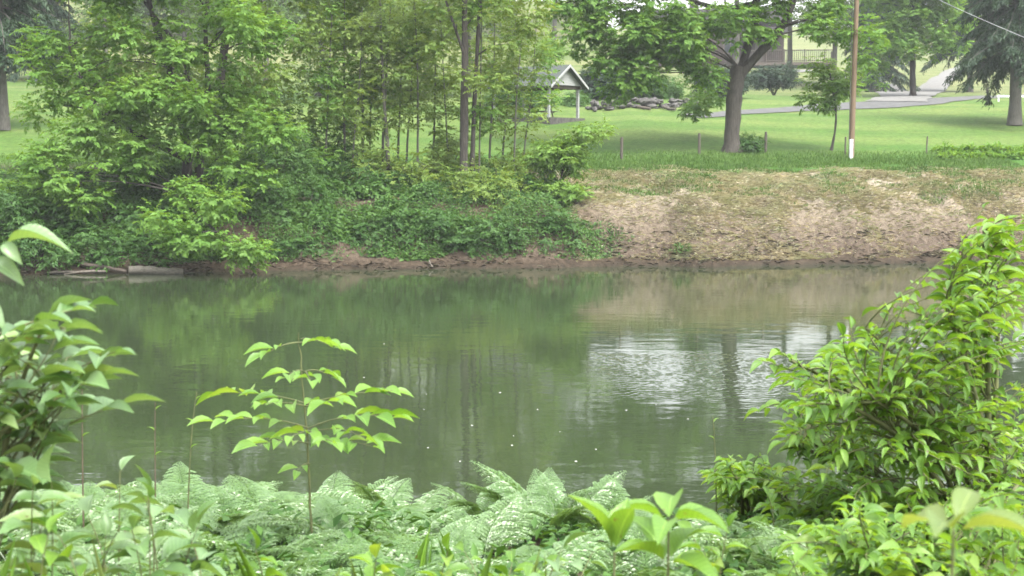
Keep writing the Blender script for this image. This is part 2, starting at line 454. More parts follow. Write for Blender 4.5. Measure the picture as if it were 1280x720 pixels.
def gheight(x, y):
    """height of the ground sheet itself, between its vertices"""
    x = np.clip(x, xs[0], xs[-1]-1e-6); y = np.clip(y, ys[0], ys[-1]-1e-6)
    i_ = np.clip(np.searchsorted(xs, x, 'right')-1, 0, nx-2); j_ = np.clip(np.searchsorted(ys, y, 'right')-1, 0, ny-2)
    fx = (x-xs[i_])/(xs[i_+1]-xs[i_]); fy = (y-ys[j_])/(ys[j_+1]-ys[j_])
    return (Zg[j_, i_]*(1-fx)+Zg[j_, i_+1]*fx)*(1-fy)+(Zg[j_+1, i_]*(1-fx)+Zg[j_+1, i_+1]*fx)*fy
def gz(x, y):
    return float(gheight(np.array([x]), np.array([y]))[0])
def hit(px, py, d0=50, d1=260):
    """where the sight line through a photograph pixel meets the ground"""
    r = ray(px, py)
    d = np.arange(d0, d1, 0.1)
    P = np.array([0, 0, CAMZ])+r[None]*(d/r[1])[:, None]
    b = P[:, 2] < height(P[:, 0], P[:, 1], False)
    k = int(np.argmax(b)) if b.any() else len(d)-1
    p = P[k].copy(); p[2] = gz(p[0], p[1])
    return p

# water
def water_material():
    m, n, out = newmat('river_water')
    geo = nd(n, 'ShaderNodeNewGeometry'); pos = geo.outputs['Position']
    p = nd(n, 'ShaderNodeBsdfPrincipled', i_Roughness=0.04, i_IOR=1.33)
    big = noise(n, 0.12, 3, 0.5, pos)
    n.links.new(mixc(n, (0.018, 0.027, 0.013), (0.028, 0.038, 0.018), big), p.inputs['Base Color'])
    mp = nd(n, 'ShaderNodeMapping'); mp.inputs['Scale'].default_value = (0.55, 1.0, 1.0)
    n.links.new(pos, mp.inputs['Vector'])
    calm = noise(n, 1.6, 3, 0.5, mp.outputs[0])
    fine = noise(n, 9.0, 2, 0.5, mp.outputs[0])
    streak = ramp(n, noise(n, 0.25, 4, 0.6, mp.outputs[0]), [(0.45, 0.0), (0.7, 1.0)])
    b1 = nd(n, 'ShaderNodeBump', i_Strength=1.0, i_Distance=0.006)
    n.links.new(calm, b1.inputs['Height'])
    b2 = nd(n, 'ShaderNodeBump', i_Strength=1.0, i_Distance=0.0012)
    n.links.new(math_(n, 'MULTIPLY', fine, math_(n, 'ADD', 0.4, streak)), b2.inputs['Height']); n.links.new(b1.outputs[0], b2.inputs['Normal'])
    n.links.new(b2.outputs[0], p.inputs['Normal'])
    n.links.new(p.outputs[0], out.inputs['Surface'])
    return m
M['water'] = water_material()
wx = np.concatenate([[-420, -200, -60, -30, -15, -6, -2, 0.6], np.arange(1.2, 7.4, 0.03), [8.5, 11, 16, 30, 60, 200, 420]])
wy = np.concatenate([[9, 12, 16, 20, 23, 25.5], np.arange(26.6, 37.2, 0.032), [38.5, 41, 46, 53, 60, 70]])
WX, WY = np.meshgrid(wx, wy)
ed = np.maximum(np.abs((WX-4.2)/2.35), np.abs((WY-31.6)/3.6))+0.40*(fbm(WX*0.9, WY*0.5, 401)-0.47)+0.25*(fbm(WX*3, WY*1.2, 402)-0.47)
gust = np.clip((1.0-ed)/0.16, 0, 1)*np.clip(0.2+1.7*fbm(WX*2.2, WY*0.8, 403), 0.3, 1.15)
rgw = np.random.default_rng(404)
WZ = np.zeros_like(WX)
for q in range(26):                                  # wind ripples: short waves running down-wind in a fan of directions
    lam = rgw.uniform(0.10, 0.26); th = math.pi/2+rgw.normal()*0.75; k = 2*math.pi/lam
    WZ += lam*0.0011*np.sin(k*(np.cos(th)*WX+np.sin(th)*WY)+rgw.uniform(0, 6.28))
WZ = WZ*gust
mb = MB(); nwx, nwy = len(wx), len(wy)
i = np.arange(nwy-1)[:, None]*nwx; k = np.arange(nwx-1)[None]
mb.add(np.stack([WX, WY, WZ], -1).reshape(-1, 3), np.stack([i+k, i+k+1, i+nwx+k+1, i+nwx+k], -1).reshape(-1, 4))
tag(mb.build('water', M['water'], smooth=True), kind='structure')

# drives: ribbons draped on the ground
def ribbon(name, pts, width, mat, lift=0.05):
    P = np.array(pts, float)[:, :2]
    t = np.linspace(0, 1, len(P)); tt = np.linspace(0, 1, 60)
    C = np.stack([np.interp(tt, t, P[:, k]) for k in (0, 1)], -1)
    for _ in range(6):
        C[1:-1] = (C[:-2]+2*C[1:-1]+C[2:])/4
    T = unit(np.gradient(C, axis=0)); Nn = np.stack([-T[:, 1], T[:, 0]], -1)
    wv = np.interp(tt, np.linspace(0, 1, len(width)), width) if np.ndim(width) else np.full(60, width)
    wv = wv*(0.84+0.5*(fbm(C[:, 0]*0.6, C[:, 1]*0.6, 33)-0.3))
    q = np.linspace(-0.5, 0.5, 7)
    XY = C[:, None]+Nn[:, None]*(q[None, :, None]*wv[:, None, None])
    Z = gheight(XY[..., 0], XY[..., 1])+lift
    V = np.concatenate([XY, Z[..., None]], -1).reshape(-1, 3)
    i = np.arange(59)[:, None]*7; k = np.arange(6)[None]
    m_ = MB(); m_.add(V, np.stack([i+k, i+k+1, i+7+k+1, i+7+k], -1).reshape(-1, 4))
    return tag(m_.build(name, mat), kind='structure')
M['asphalt'] = solid_mat('worn_asphalt', (0.05, 0.05, 0.049), (0.085, 0.085, 0.082), 2, 0.9, 0.2)
M['gravel'] = solid_mat('pale_gravel', (0.085, 0.083, 0.078), (0.14, 0.137, 0.127), 3, 0.95, 0.4)
ribbon('driveway', [hit(860, 146), hit(960, 139), hit(1040, 134), hit(1130, 129), hit(1240, 121), hit(1330, 114)], [2.5, 2.8, 4, 6, 4, 3], M['asphalt'])
ribbon('lane', [hit(1120, 128), hit(1150, 116), hit(1180, 98), hit(1210, 80), hit(1235, 64), hit(1245, 50)], [5, 4, 3, 3, 3, 3], M['gravel'], 0.09)
ribbon('parking_pad', [hit(985, 88), hit(1030, 92), hit(1075, 98), hit(1110, 110), hit(1130, 122)], [3, 3, 3.5, 4, 4], M['gravel'], 0.07)

# ------------------------------------------------------------------ trees
T1 = leaf_tpl(1)
T3 = leaf_tpl(3, 0.25, 0.3, 0.42)
T5 = leaf_tpl(5, 0.22, 0.35, 0.43)
TF = leaf_tpl(5, 0.10, 0.3, 0.45)
TG = leaf_tpl(4, 0.35, 0.3, 0.3)

MULT = 3.3
def clumps_in(rng, blobs, size=(0.5, 1.0), dens=1.0, flat=0.6):
    """blobs: (px, py, rx_px, ry_px, distance, depth_m). Fill each with small leaf clumps."""
    C = []; Rr = []
    for (px, py, rx, ry, d, dd) in blobs:
        c = at(px, py, d); k = ppm(d)
        rad = np.array([rx/k, dd, ry/k])
        vol = 4.19*rad.prod()
        ms = 0.5*(size[0]+size[1])
        n = max(3, int(dens*1.0*vol/(4.19*ms**3*flat)*0.55))
        u = rvec(rng, n); q = rng.random(n)**(1/2.2)
        C.append(c+u*q[:, None]*rad*0.92)
        r = rng.uniform(size[0], size[1], n)
        Rr.append(np.stack([r, r, r*flat], -1))
    return np.concatenate(C), np.concatenate(Rr)
def foliage(mb, rng, C, Rr, per=60, k=7, L=0.18, W=0.09, spray=0.5, droop=0.25, tpl=T1, up=1.0, tonespread=0.5):
    m = len(C)
    wgt = Rr.prod(1)**(2/3.); wgt = wgt/wgt.sum()
    Ns = int(MULT*per*m/k)
    ci = rng.choice(m, Ns, p=wgt)
    u = rvec(rng, Ns); rad = 1-0.75*rng.random(Ns)**1.4
    P = C[ci]+Rr[ci]*u*rad[:, None]
    ds = unit(u*np.array([1, 1, 0.5])+0.55*rvec(rng, Ns)); ds[:, 2] = ds[:, 2]*0.75-droop*1.3*rng.random(Ns); ds = unit(ds)
    perp = unit(np.cross(ds, np.array([0, 0, 1.0])+0.3*rvec(rng, Ns)))
    ct = rng.random(m)
    for j in range(k):
        t = (j+0.5)/k
        s = 1 if j % 2 else -1
        ang = 0.9 if j < k-1 else 0.0
        D = ds*math.cos(ang)+perp*(s*math.sin(ang))+0.25*rvec(rng, Ns); D[:, 2] -= droop*0.6
        N = np.array([0, 0, up*0.8])+0.6*rvec(rng, Ns)+0.75*u
        Lj = L*rng.uniform(0.7, 1.25, Ns)
        tone = np.clip(0.5+tonespread*(ct[ci]-0.5)+0.6*(rng.random(Ns)-0.5), 0, 1)
        put_leaves(mb, tpl, P+ds*(t*spray), D, N, Lj, W*Lj/L, tone)
def wobble(rng, a, b, n=8, amp=0.15, sag=0.0):
    a = np.asarray(a, float); b = np.asarray(b, float)
    t = np.linspace(0, 1, n)[:, None]
    P = a+(b-a)*t
    off = np.cumsum(rng.normal(size=(n, 3)), 0)*amp*0.35
    off -= off[0]; off -= t*off[-1]
    P = P+off; P[:, 2] -= sag*np.sin(t[:, 0]*math.pi)
    return P
def limbs(mb, rng, trunk, C, count, r0=0.09, start=0.35, amp=0.3):
    idx = rng.choice(len(C), min(count, len(C)), replace=False)
    n = len(trunk)
    for q in idx:
        e = C[q]
        # leave the trunk somewhat below the clump
        cand = trunk[int(n*start):]
        dd = np.linalg.norm((cand-e)*np.array([1, 1, 1.0]), axis=1)+1.2*np.maximum(0, cand[:, 2]-e[2]+0.4)
        a = cand[int(np.argmin(dd))]
        P = wobble(rng, a, e, 7, amp*np.linalg.norm(e-a)*0.12)
        P[1:-1, 2] += 0.10*np.linalg.norm(e-a)*np.sin(np.linspace(0, math.pi, 7)[1:-1])
        mb.tube(P, np.linspace(r0, r0*0.18, 7), 5)

def local(o, base):
    """shift a world-space mesh so that its thing's empty stands at the base"""
    me = o.data
    n = len(me.vertices); v = np.empty(n*3, np.float32); me.vertices.foreach_get('co', v)
    v = (v.reshape(-1, 3)-np.asarray(base, np.float32)).ravel(); me.vertices.foreach_set('co', v); me.update()

def tree(name, label, cat, base, trunks, blobs, leaf, bark, seed, group=None, per=60, L=0.18, W=0.09, size=(0.5, 1.0),
         dens=1.0, nl=18, lr=0.08, spray=0.42, droop=0.3, flat=0.75, k=7, start=0.35, up=1.0, sides=9):
    """trunks: lists of (points in the world, radii)"""
    rng = np.random.default_rng(seed)
    base = np.asarray(base, float)
    root = thing(name, label, cat, base, group)
    C, Rr = clumps_in(rng, blobs, size, dens, flat)
    tm = MB(); allt = []
    for P, r in trunks:
        P = np.asarray(P, float)
        n = max(10, 3*len(P)); t = np.linspace(0, 1, len(P)); tt = np.linspace(0, 1, n)
        Q = np.stack([np.interp(tt, t, P[:, q]) for q in range(3)], -1)
        for _ in range(2): Q[1:-1] = (Q[:-2]+2*Q[1:-1]+Q[2:])/4
        Q[1:] += np.cumsum(rng.normal(size=(n-1, 3)), 0)*np.array([1, 1, 0])*r[0]*0.06
        rr = np.interp(tt, np.linspace(0, 1, len(r)), r)
        rr = rr*(1+0.08*rng.normal(size=n)); rr[0] *= 1.35
        tm.tube(Q, rr, sides); allt.append(Q)
    allt = np.concatenate(allt)
    if nl: limbs(tm, rng, allt, C, nl, lr, 0.0 if len(trunks) > 1 else start)
    o = tm.build('trunk', bark, root); local(o, base)
    cm = MB(); foliage(cm, rng, C, Rr, per, k, L, W, spray, droop, up=up)
    o = cm.build('crown', leaf, root); local(o, base)
    return root
def gbase(px, d):
    p = at(px, 200, d); return np.array([p[0], p[1], gz(p[0], p[1])-0.08])

# -- hillside trees, farthest first
hill_trees = [  # px, distance, crown py, rx, ry, material, seed
    (30, 175, 10, 70, 90, 'hill', 'tall hazy green tree on the hillside behind the grey-trunked evergreen'),
    (330, 185, -30, 120, 110, 'hill', 'broad hazy tree on the hillside behind the leaning dark trunk'),
    (455, 170, 5, 85, 105, 'pale', 'grey-green hillside tree behind the pale sapling thicket'),
    (560, 180, -10, 80, 95, 'hill', 'hillside tree rising behind the twin-trunked tree'),
    (640, 190, -55, 60, 70, 'pale', 'pale hillside tree above the shelter roof'),
    (1040, 165, -30, 60, 85, 'hill', 'green hillside tree over the deck of the brown house'),
    (1085, 170, -20, 80, 90, 'hill', 'green hillside tree behind the utility pole'),
    (180, 180, -30, 100, 110, 'hill', 'hazy hillside tree hidden behind the bright box elder'),
    (692, 190, -45, 46, 48, 'hill', 'hillside tree added above the pale meadow to block reflected sky between shelter and big forked tree'),  # from here on: added trees that block sky in the water's reflection
    (735, 200, -125, 75, 62, 'hill', 'tall hillside tree added out of view high above the pale meadow to block reflected sky'),
    (640, 195, -150, 70, 55, 'hill', 'tall hillside tree added out of view behind the tops of the twin-trunked tree to block reflected sky'),
    (985, 172, -82, 60, 70, 'hill', 'tall hillside tree added with its crown out of view above the brown house to bound the reflected sky'),
    (918, 150, -74, 56, 66, 'hill', 'tall hillside tree added behind the big forked tree, crown out of view, to bound the reflected sky'),
]
for q, (px, d, py, rx, ry, mt, lab) in enumerate(hill_trees):
    b = gbase(px, d); top = at(px, py-ry*0.4, d)
    tree('hillside_tree', lab, 'tree', b, [([b, (b+top)/2+np.array([0.3, 0, 0]), top], [0.35, 0.25, 0.08])],
         [(px, py, rx, ry, d, 4.5), (px-rx*0.5, py+ry*0.4, rx*0.6, ry*0.5, d-2, 3), (px+rx*0.5, py+ry*0.3, rx*0.6, ry*0.55, d-1, 3)],
         M[mt], M['greybark'], 100+q, 'trees on the hillside', per=46, L=0.42, W=0.24, size=(1.1, 1.9), dens=0.9, nl=14, lr=0.12, spray=0.9, k=5)

edge_trees = [  # trees at the wood's edge beyond the lawn: px, distance, blobs
    (330, 104, 'grey-green woodland tree beyond the lawn behind the leaning trunk', 'hill'),
    (400, 108, 'woodland tree beyond the lawn behind the first saplings', 'hill'),
    (465, 106, 'woodland tree beyond the lawn behind the thick sapling cluster', 'hill'),
    (530, 110, 'woodland tree beyond the lawn just left of the twin trunks', 'pale'),
    (585, 112, 'woodland tree beyond the lawn behind the shelter roof edge', 'pale'),
    (230, 108, 'woodland tree beyond the lawn hidden behind the box elder', 'hill'),
    (130, 106, 'woodland tree beyond the lawn hidden behind the bright box elder boughs', 'hill')]
for q, (px, d, lab, mt) in enumerate(edge_trees):
    b = gbase(px, d)
    tree('woodland_tree', lab, 'tree', b, [([b, at(px+4, 90, d), at(px, 20, d), at(px-3, -60, d)], [0.26, 0.2, 0.16, 0.06])],
         [(px, 20, 42, 50, d, 2.5), (px-14, 85, 36, 36, d-0.6, 2.0), (px+18, 105, 34, 30, d-0.6, 2.0), (px+5, 135, 40, 14, d-0.8, 1.6), (px, -60, 50, 50, d, 3), (px+5, -130, 40, 40, d, 2.5)],
         M[mt], M['greybark'], 160+q, 'trees at the edge of the wood', per=40, L=0.27, W=0.16, size=(0.7, 1.2), dens=0.8, nl=16, lr=0.06, spray=0.7, k=5)

def conifer(name, label, px, d, h, spread, seed, group, mat='hemlock', z0=0.12, n=90, trunk_r=0.42, dr=0.55, sprays=40, bark='greybark', loc=None):
    rng = np.random.default_rng(seed)
    b = gbase(px, d) if loc is None else np.asarray(loc, float)
    root = thing(name, label, 'conifer', b, group)
    tm = MB(); t = np.linspace(0, 1, 14)
    P = np.stack([np.cumsum(rng.normal(size=14))*0.03, np.cumsum(rng.normal(size=14))*0.03, t*h], -1); P[0] *= 0
    tr = trunk_r*(1-t)**0.8+0.03; tr[0] *= 1.25
    tm.tube(P, tr, 10)
    cm = MB()
    for q in range(n):
        f = z0+(1-z0)*(q+rng.random())/n
        a = q*2.399+rng.normal()*0.3
        Lb = spread*(1-f)**0.75*rng.uniform(0.65, 1.1)+0.35
        z = f*h; dirv = np.array([math.cos(a), math.sin(a), 0])
        u = np.linspace(0, 1, 8)
        B = np.array([0, 0, z])+dirv*(u*Lb)[:, None]; B[:, 2] += Lb*(0.10*u-dr*u*u*rng.uniform(0.6, 1.3))
        tm.tube(B, np.linspace(0.055, 0.012, 8)*(0.5+Lb/spread), 4)
        # hanging sprays along the branch
        ns = max(6, int(sprays*Lb/spread*1.4))
        uu = rng.uniform(0.15, 1.0, ns)
        pp = np.stack([np.interp(uu, u, B[:, c]) for c in range(3)], -1)
        side = np.cross(dirv, (0, 0, 1)); sg = rng.choice([-1, 1], ns)
        sd = dirv*0.6+side*sg[:, None]*rng.uniform(0.2, 1.0, ns)[:, None]+np.array([0, 0, -1])*rng.uniform(0.3, 1.2, ns)[:, None]
        sd = unit(sd); sl_ = rng.uniform(0.35, 0.9, ns)*(0.6+0.4*Lb/spread)
        ct = rng.random(ns)
        kk = 9
        for j in range(kk):
            tj = (j+0.5)/kk
            p2 = pp+sd*(sl_*tj)[:, None]; p2[:, 2] -= 0.12*tj*tj
            D = sd+0.9*np.cross(sd, rvec(rng, ns)); D[:, 2] -= 0.2
            put_leaves(cm, T1, p2, D, np.array([0, 0, 1.0])+0.6*rvec(rng, ns), rng.uniform(0.22, 0.40, ns), rng.uniform(0.07, 0.12, ns), np.clip(ct+0.2*rng.normal(size=ns), 0, 1))
    tm.build('trunk', M[bark], root); cm.build('crown', M[mat], root)
    return root
pL = hit(3, 163)
conifer('hemlock_tree', 'tall dark evergreen with a thick trunk beyond the lawn at the left edge', 0, 0, 18, 3.6, 201, 'evergreens behind the lawns', z0=0.24, n=150, loc=pL, trunk_r=0.36)
conifer('hemlock_tree', 'tall dark evergreen with a thick bare trunk beside the vegetable bed', 0, 0, 19, 5.2, 202, 'evergreens behind the lawns', z0=0.22, n=230, loc=hit(1268, 157), trunk_r=0.40)
conifer('hemlock_tree', 'dark drooping evergreen above the lane, behind the round tree', 0, 0, 20, 5.6, 203, 'evergreens behind the lawns', z0=0.22, n=200, loc=hit(1212, 116), trunk_r=0.3)
conifer('spruce_tree', 'dense dark evergreen on the slope beyond the bright box elder', 60, 120, 17, 4.0, 204, 'evergreens behind the lawns', 'spruce', z0=0.05, n=110)
conifer('spruce_tree', 'dark evergreen on the slope behind the round tree and pole', 1090, 150, 17, 4.2, 205, 'evergreens behind the lawns', 'spruce', z0=0.06, n=110)

# -- round tree by the drive
b = hit(1141, 121)
d = b[1]
tree('round_tree', 'round-crowned tree with a short dark trunk in the shaded drive', 'tree', b,
     [([b, at(1141, 95, d), at(1143, 60, d), at(1142, 0, d)], [0.32, 0.27, 0.24, 0.1])],
     [(1140, -20, 70, 75, d, 4.5), (1185, 35, 30, 45, d-1.5, 2.5), (1150, 40, 55, 40, d-2, 2.5), (1105, 60, 35, 45, d-1, 2.5), (1165, -70, 60, 60, d, 4),
      (1095, 95, 25, 22, d-1.5, 1.2)],
     M['walnut'], M['darkbark'], 11, per=58, L=0.28, W=0.16, size=(0.6, 1.2), nl=20)

# -- the big walnut on the lawn
b = hit(915, 190)
d = b[1]
tree('walnut_tree', 'big forked shade tree with a thick grey trunk on the lawn', 'tree', b,
     [([b, at(915, 150, d), at(917, 110, d), at(922, 84, d)], [0.50, 0.42, 0.43, 0.40]),
      ([at(921, 100, d), at(935, 60, d+0.3), at(946, 10, d+0.5), at(950, -70, d+1), at(945, -130, d+1)], [0.30, 0.26, 0.23, 0.16, 0.05]),
      ([at(921, 98, d), at(955, 62, d-0.2), at(985, 25, d-0.5), at(1002, -30, d-0.6), at(1030, -120, d)], [0.27, 0.24, 0.2, 0.14, 0.05]),
      ([at(946, 5, d+0.5), at(900, 12, d), at(860, 0, d-0.5), at(800, -25, d-1), at(735, 0, d-1)], [0.17, 0.13, 0.11, 0.08, 0.03])],
     [(770, 75, 42, 36, d-1, 1.6), (735, 25, 34, 40, d-1, 1.6), (790, 20, 36, 40, d-1, 1.8), (845, 45, 50, 45, d-1.5, 2.0), (880, 85, 34, 32, d-2, 1.4), (928, 28, 30, 22, d-2, 1.2), (820, 70, 38, 30, d-2, 1.4), (955, 38, 20, 16, d-1.5, 0.9), (800, 100, 26, 16, d-2, 1.0),
      (868, 135, 16, 22, d+6, 0.8), (885, 118, 20, 22, d+6, 0.9), (900, 30, 42, 36, d-2, 1.6), (955, 8, 35, 28, d-1, 1.5), (1030, 15, 34, 42, d-1.5, 1.6), (1078, 60, 24, 36, d-1.5, 1.2), (1062, 20, 35, 30, d-1, 1.5),
      (745, 60, 44, 42, d-1.5, 1.6), (800, 60, 44, 44, d-2, 1.6), (715, 5, 40, 30, d-1, 1.4), (830, 10, 44, 30, d-2, 1.5), (775, 105, 22, 14, d-1.5, 0.9), (855, 72, 30, 28, d-2.5, 1.3), (830, -50, 110, 50, d, 3.5), (960, -60, 120, 50, d, 4), (900, -105, 130, 45, d, 4), (1040, -70, 80, 45, d, 3), (740, -55, 60, 40, d, 2.5)],
     M['walnut'], M['bark'], 12, per=62, L=0.26, W=0.14, size=(0.5, 0.9), nl=46, lr=0.06, dens=0.85, sides=12)

# -- leaning sapling by the pole
b = hit(1039, 188); d = b[1]
tree('leaning_sapling', 'small leaning tree with a crooked dark stem beside the utility pole', 'tree', b,
     [([b, at(1044, 165, d), at(1046, 140, d), at(1040, 105, d), at(1036, 80, d)], [0.075, 0.065, 0.06, 0.05, 0.02])],
     [(1037, 108, 36, 24, d, 1.3), (1015, 118, 22, 18, d-0.3, 0.8), (1050, 95, 28, 22, d, 1.0), (1030, 85, 22, 16, d, 0.8), (1030, 134, 14, 8, d, 0.5)],
     M['bright'], M['darkbark'], 13, per=24, L=0.27, W=0.12, size=(0.35, 0.6), nl=14, lr=0.03, sides=7)

# -- twin-trunked tree above the bank
b = hit(580, 232); d = b[1]
tree('twin_trunk_tree', 'tall tree with two close straight trunks above the ivy bank', 'tree', b,
     [([b, at(581, 150, d), at(583, 60, d), at(582, -30, d), at(585, -140, d)], [0.24, 0.18, 0.155, 0.13, 0.05]),
      ([b+np.array([0.35, 0.4, 0]), at(592, 150, d+.5), at(597, 70, d+.5), at(601, -20, d+.5), at(612, -150, d+.5)], [0.14, 0.11, 0.095, 0.08, 0.03]),
      ([at(583, 75, d), at(572, 45, d-0.3), at(560, 10, d-0.6), at(545, -40, d-1)], [0.09, 0.07, 0.06, 0.03])],
     [(560, 15, 45, 28, d-1, 1.5), (625, 15, 45, 30, d-1, 1.5), (655, 5, 38, 35, d-0.5, 1.5), (600, -40, 90, 40, d, 3), (580, -120, 110, 70, d, 4), (600, -220, 80, 60, d, 3.5), (632, 62, 26, 18, d-1, 0.9), (615, 110, 24, 14, d-1, 0.8), (662, 40, 24, 22, d-1, 0.9), (560, 90, 26, 14, d-1, 0.8),
      (540, 60, 30, 16, d-1, 0.9)],
     M['pale'], M['bark'], 14, per=30, L=0.19, W=0.11, size=(0.4, 0.8), nl=34, lr=0.045, dens=0.6)

# -- dark-trunked tree behind the box elder
b = gbase(282, 68); d = 68.0
tree('leaning_tree', 'tall dark-trunked tree standing behind the bright box elder', 'tree', b,
     [([b, at(270, 190, d), at(274, 130, d), at(280, 60, d), at(290, -10, d), at(300, -120, d)], [0.30, 0.26, 0.24, 0.21, 0.17, 0.07]),
      ([at(272, 170, d), at(245, 120, d-1), at(225, 60, d-1.5), at(190, 15, d-2), at(150, -40, d-2)], [0.13, 0.11, 0.09, 0.07, 0.03])],
     [(345, 25, 75, 40, d-1, 2.0), (395, 60, 55, 36, d-1, 1.6), (370, 100, 55, 30, d-1, 1.6), (320, 140, 55, 30, d-0.5, 1.6), (300, -80, 140, 70, d, 5), (400, -40, 80, 50, d, 3), (310, -190, 120, 80, d, 5), (300, 100, 60, 60, d+1, 2), (220, 110, 80, 60, d+2, 2), (150, 90, 80, 70, d+2, 2.5), (380, 150, 45, 30, d+1, 1.6), (420, 20, 40, 60, d+1, 1.6)],
     M['pale'], M['darkbark'], 15, per=40, L=0.21, W=0.125, size=(0.45, 0.9), nl=30, lr=0.05, dens=0.7)

# -- the bright box elder leaning over the water
b = gbase(232, 63); d = 62.0
tree('boxelder_tree', 'large bright green box elder leaning over the water with low boughs', 'tree', b,
     [([b, at(236, 190, d), at(225, 130, d), at(205, 60, d), at(180, -20, d), at(170, -120, d)], [0.26, 0.2, 0.17, 0.14, 0.1, 0.04]),
      ([b+np.array([0.5, 0, 0]), at(252, 180, d), at(262, 110, d), at(255, 30, d), at(270, -80, d)], [0.2, 0.16, 0.13, 0.1, 0.04]),
      ([at(236, 200, d), at(170, 170, d-1), at(110, 130, d-1.5), at(85, 60, d-1)], [0.13, 0.1, 0.08, 0.03]),
      ([b+np.array([-0.2, -0.5, 0.3]), at(228, 250, d-2.2), at(240, 262, d-4), at(270, 290, d-5.5)], [0.12, 0.09, 0.07, 0.02])],
     [(130, 45, 62, 42, d-1, 2), (95, 95, 40, 34, d-1, 1.6), (160, 110, 62, 40, d-1.5, 2), (225, 60, 55, 50, d-1, 2), (215, 130, 60, 34, d-2, 1.7),
      (110, 160, 46, 30, d-1.5, 1.5), (85, 215, 62, 30, d-2.5, 1.7), (50, 195, 40, 26, d-2.5, 1.4), (110, 245, 42, 22, d-3, 1.3), (185, 185, 44, 30, d-2, 1.5),
      (250, 190, 48, 24, d-2.5, 1.4), (300, 160, 48, 28, d-2, 1.5), (345, 160, 26, 18, d-2, 1.0), (310, 215, 38, 18, d-2.5, 1.1),
      (235, 235, 40, 16, d-4, 1.2), (215, 268, 42, 20, d-5, 1.3), (262, 285, 46, 22, d-5.5, 1.3), (300, 312, 30, 16, d-5.8, 0.9), (225, 305, 30, 14, d-5.5, 0.9), (270, 258, 30, 14, d-5, 0.9),
      (60, 60, 30, 60, d, 2), (330, 60, 40, 50, d, 1.6), (150, 150, 60, 40, d, 1.8), (240, 160, 60, 36, d-0.5, 1.8), (300, 110, 50, 40, d-0.5, 1.8), (75, 130, 34, 40, d, 1.6), (150, 215, 50, 26, d-1.5, 1.4), (170, -50, 120, 60, d, 4), (190, -140, 130, 70, d, 5), (290, 30, 45, 45, d-1.5, 2), (25, 240, 36, 22, d-2, 1.3)],
     M['boxelder'], M['darkbark'], 16, per=78, L=0.195, W=0.115, size=(0.45, 0.85), nl=70, lr=0.05, dens=0.8)

# -- slender saplings of the pale thicket
sap = [(408, 67, 3.0), (432, 68, 3.5), (441, 66.5, 2.4), (454, 69, 4.0), (463, 70, 2.2), (478, 68, 4.2), (486, 66.8, 5.0), (497, 70, 3.0), (508, 69, 2.6), (522, 68, 3.0),
       (541, 71, 2.6), (558, 69, 2.2), (598, 67, 2.4), (612, 69, 2.8), (628, 71, 2.6), (642, 68, 2.2), (655, 70, 2.0)]
for q, (px, d, wd) in enumerate(sap):
    rng = np.random.default_rng(300+q)
    b = gbase(px, d)
    lean = rng.uniform(-14, 20)
    hi = rng.uniform(-60, 40)
    tp = at(px+lean, hi, d)
    mid = at(px+lean*0.4+rng.uniform(-4, 4), 110, d)
    bl = []
    for j in range(15):
        f = rng.uniform(0.12, 1.0)
        py = 185+(hi-185)*f
        bl.append((px+lean*f+rng.uniform(-26, 26), py, rng.uniform(14, 26), rng.uniform(7, 13), d+rng.uniform(-0.8, 0.8), 0.7))
    tree('sapling', f'slender young tree, {ORD[q]} from the left in the pale thicket above the ivy bank', 'tree', b,
         [([b, at(px+rng.uniform(-2, 2), 185, d), mid, tp], np.array([wd, wd*0.8, wd*0.6, wd*0.25])/ppm(d)/1.6)],
         bl, M['pale' if q % 4 else 'walnut'], M['greybark'], 320+q, 'slender saplings of the pale thicket', per=17, L=0.16, W=0.09, size=(0.35, 0.65), nl=12, lr=0.018, dens=1.0, sides=6, droop=0.3)

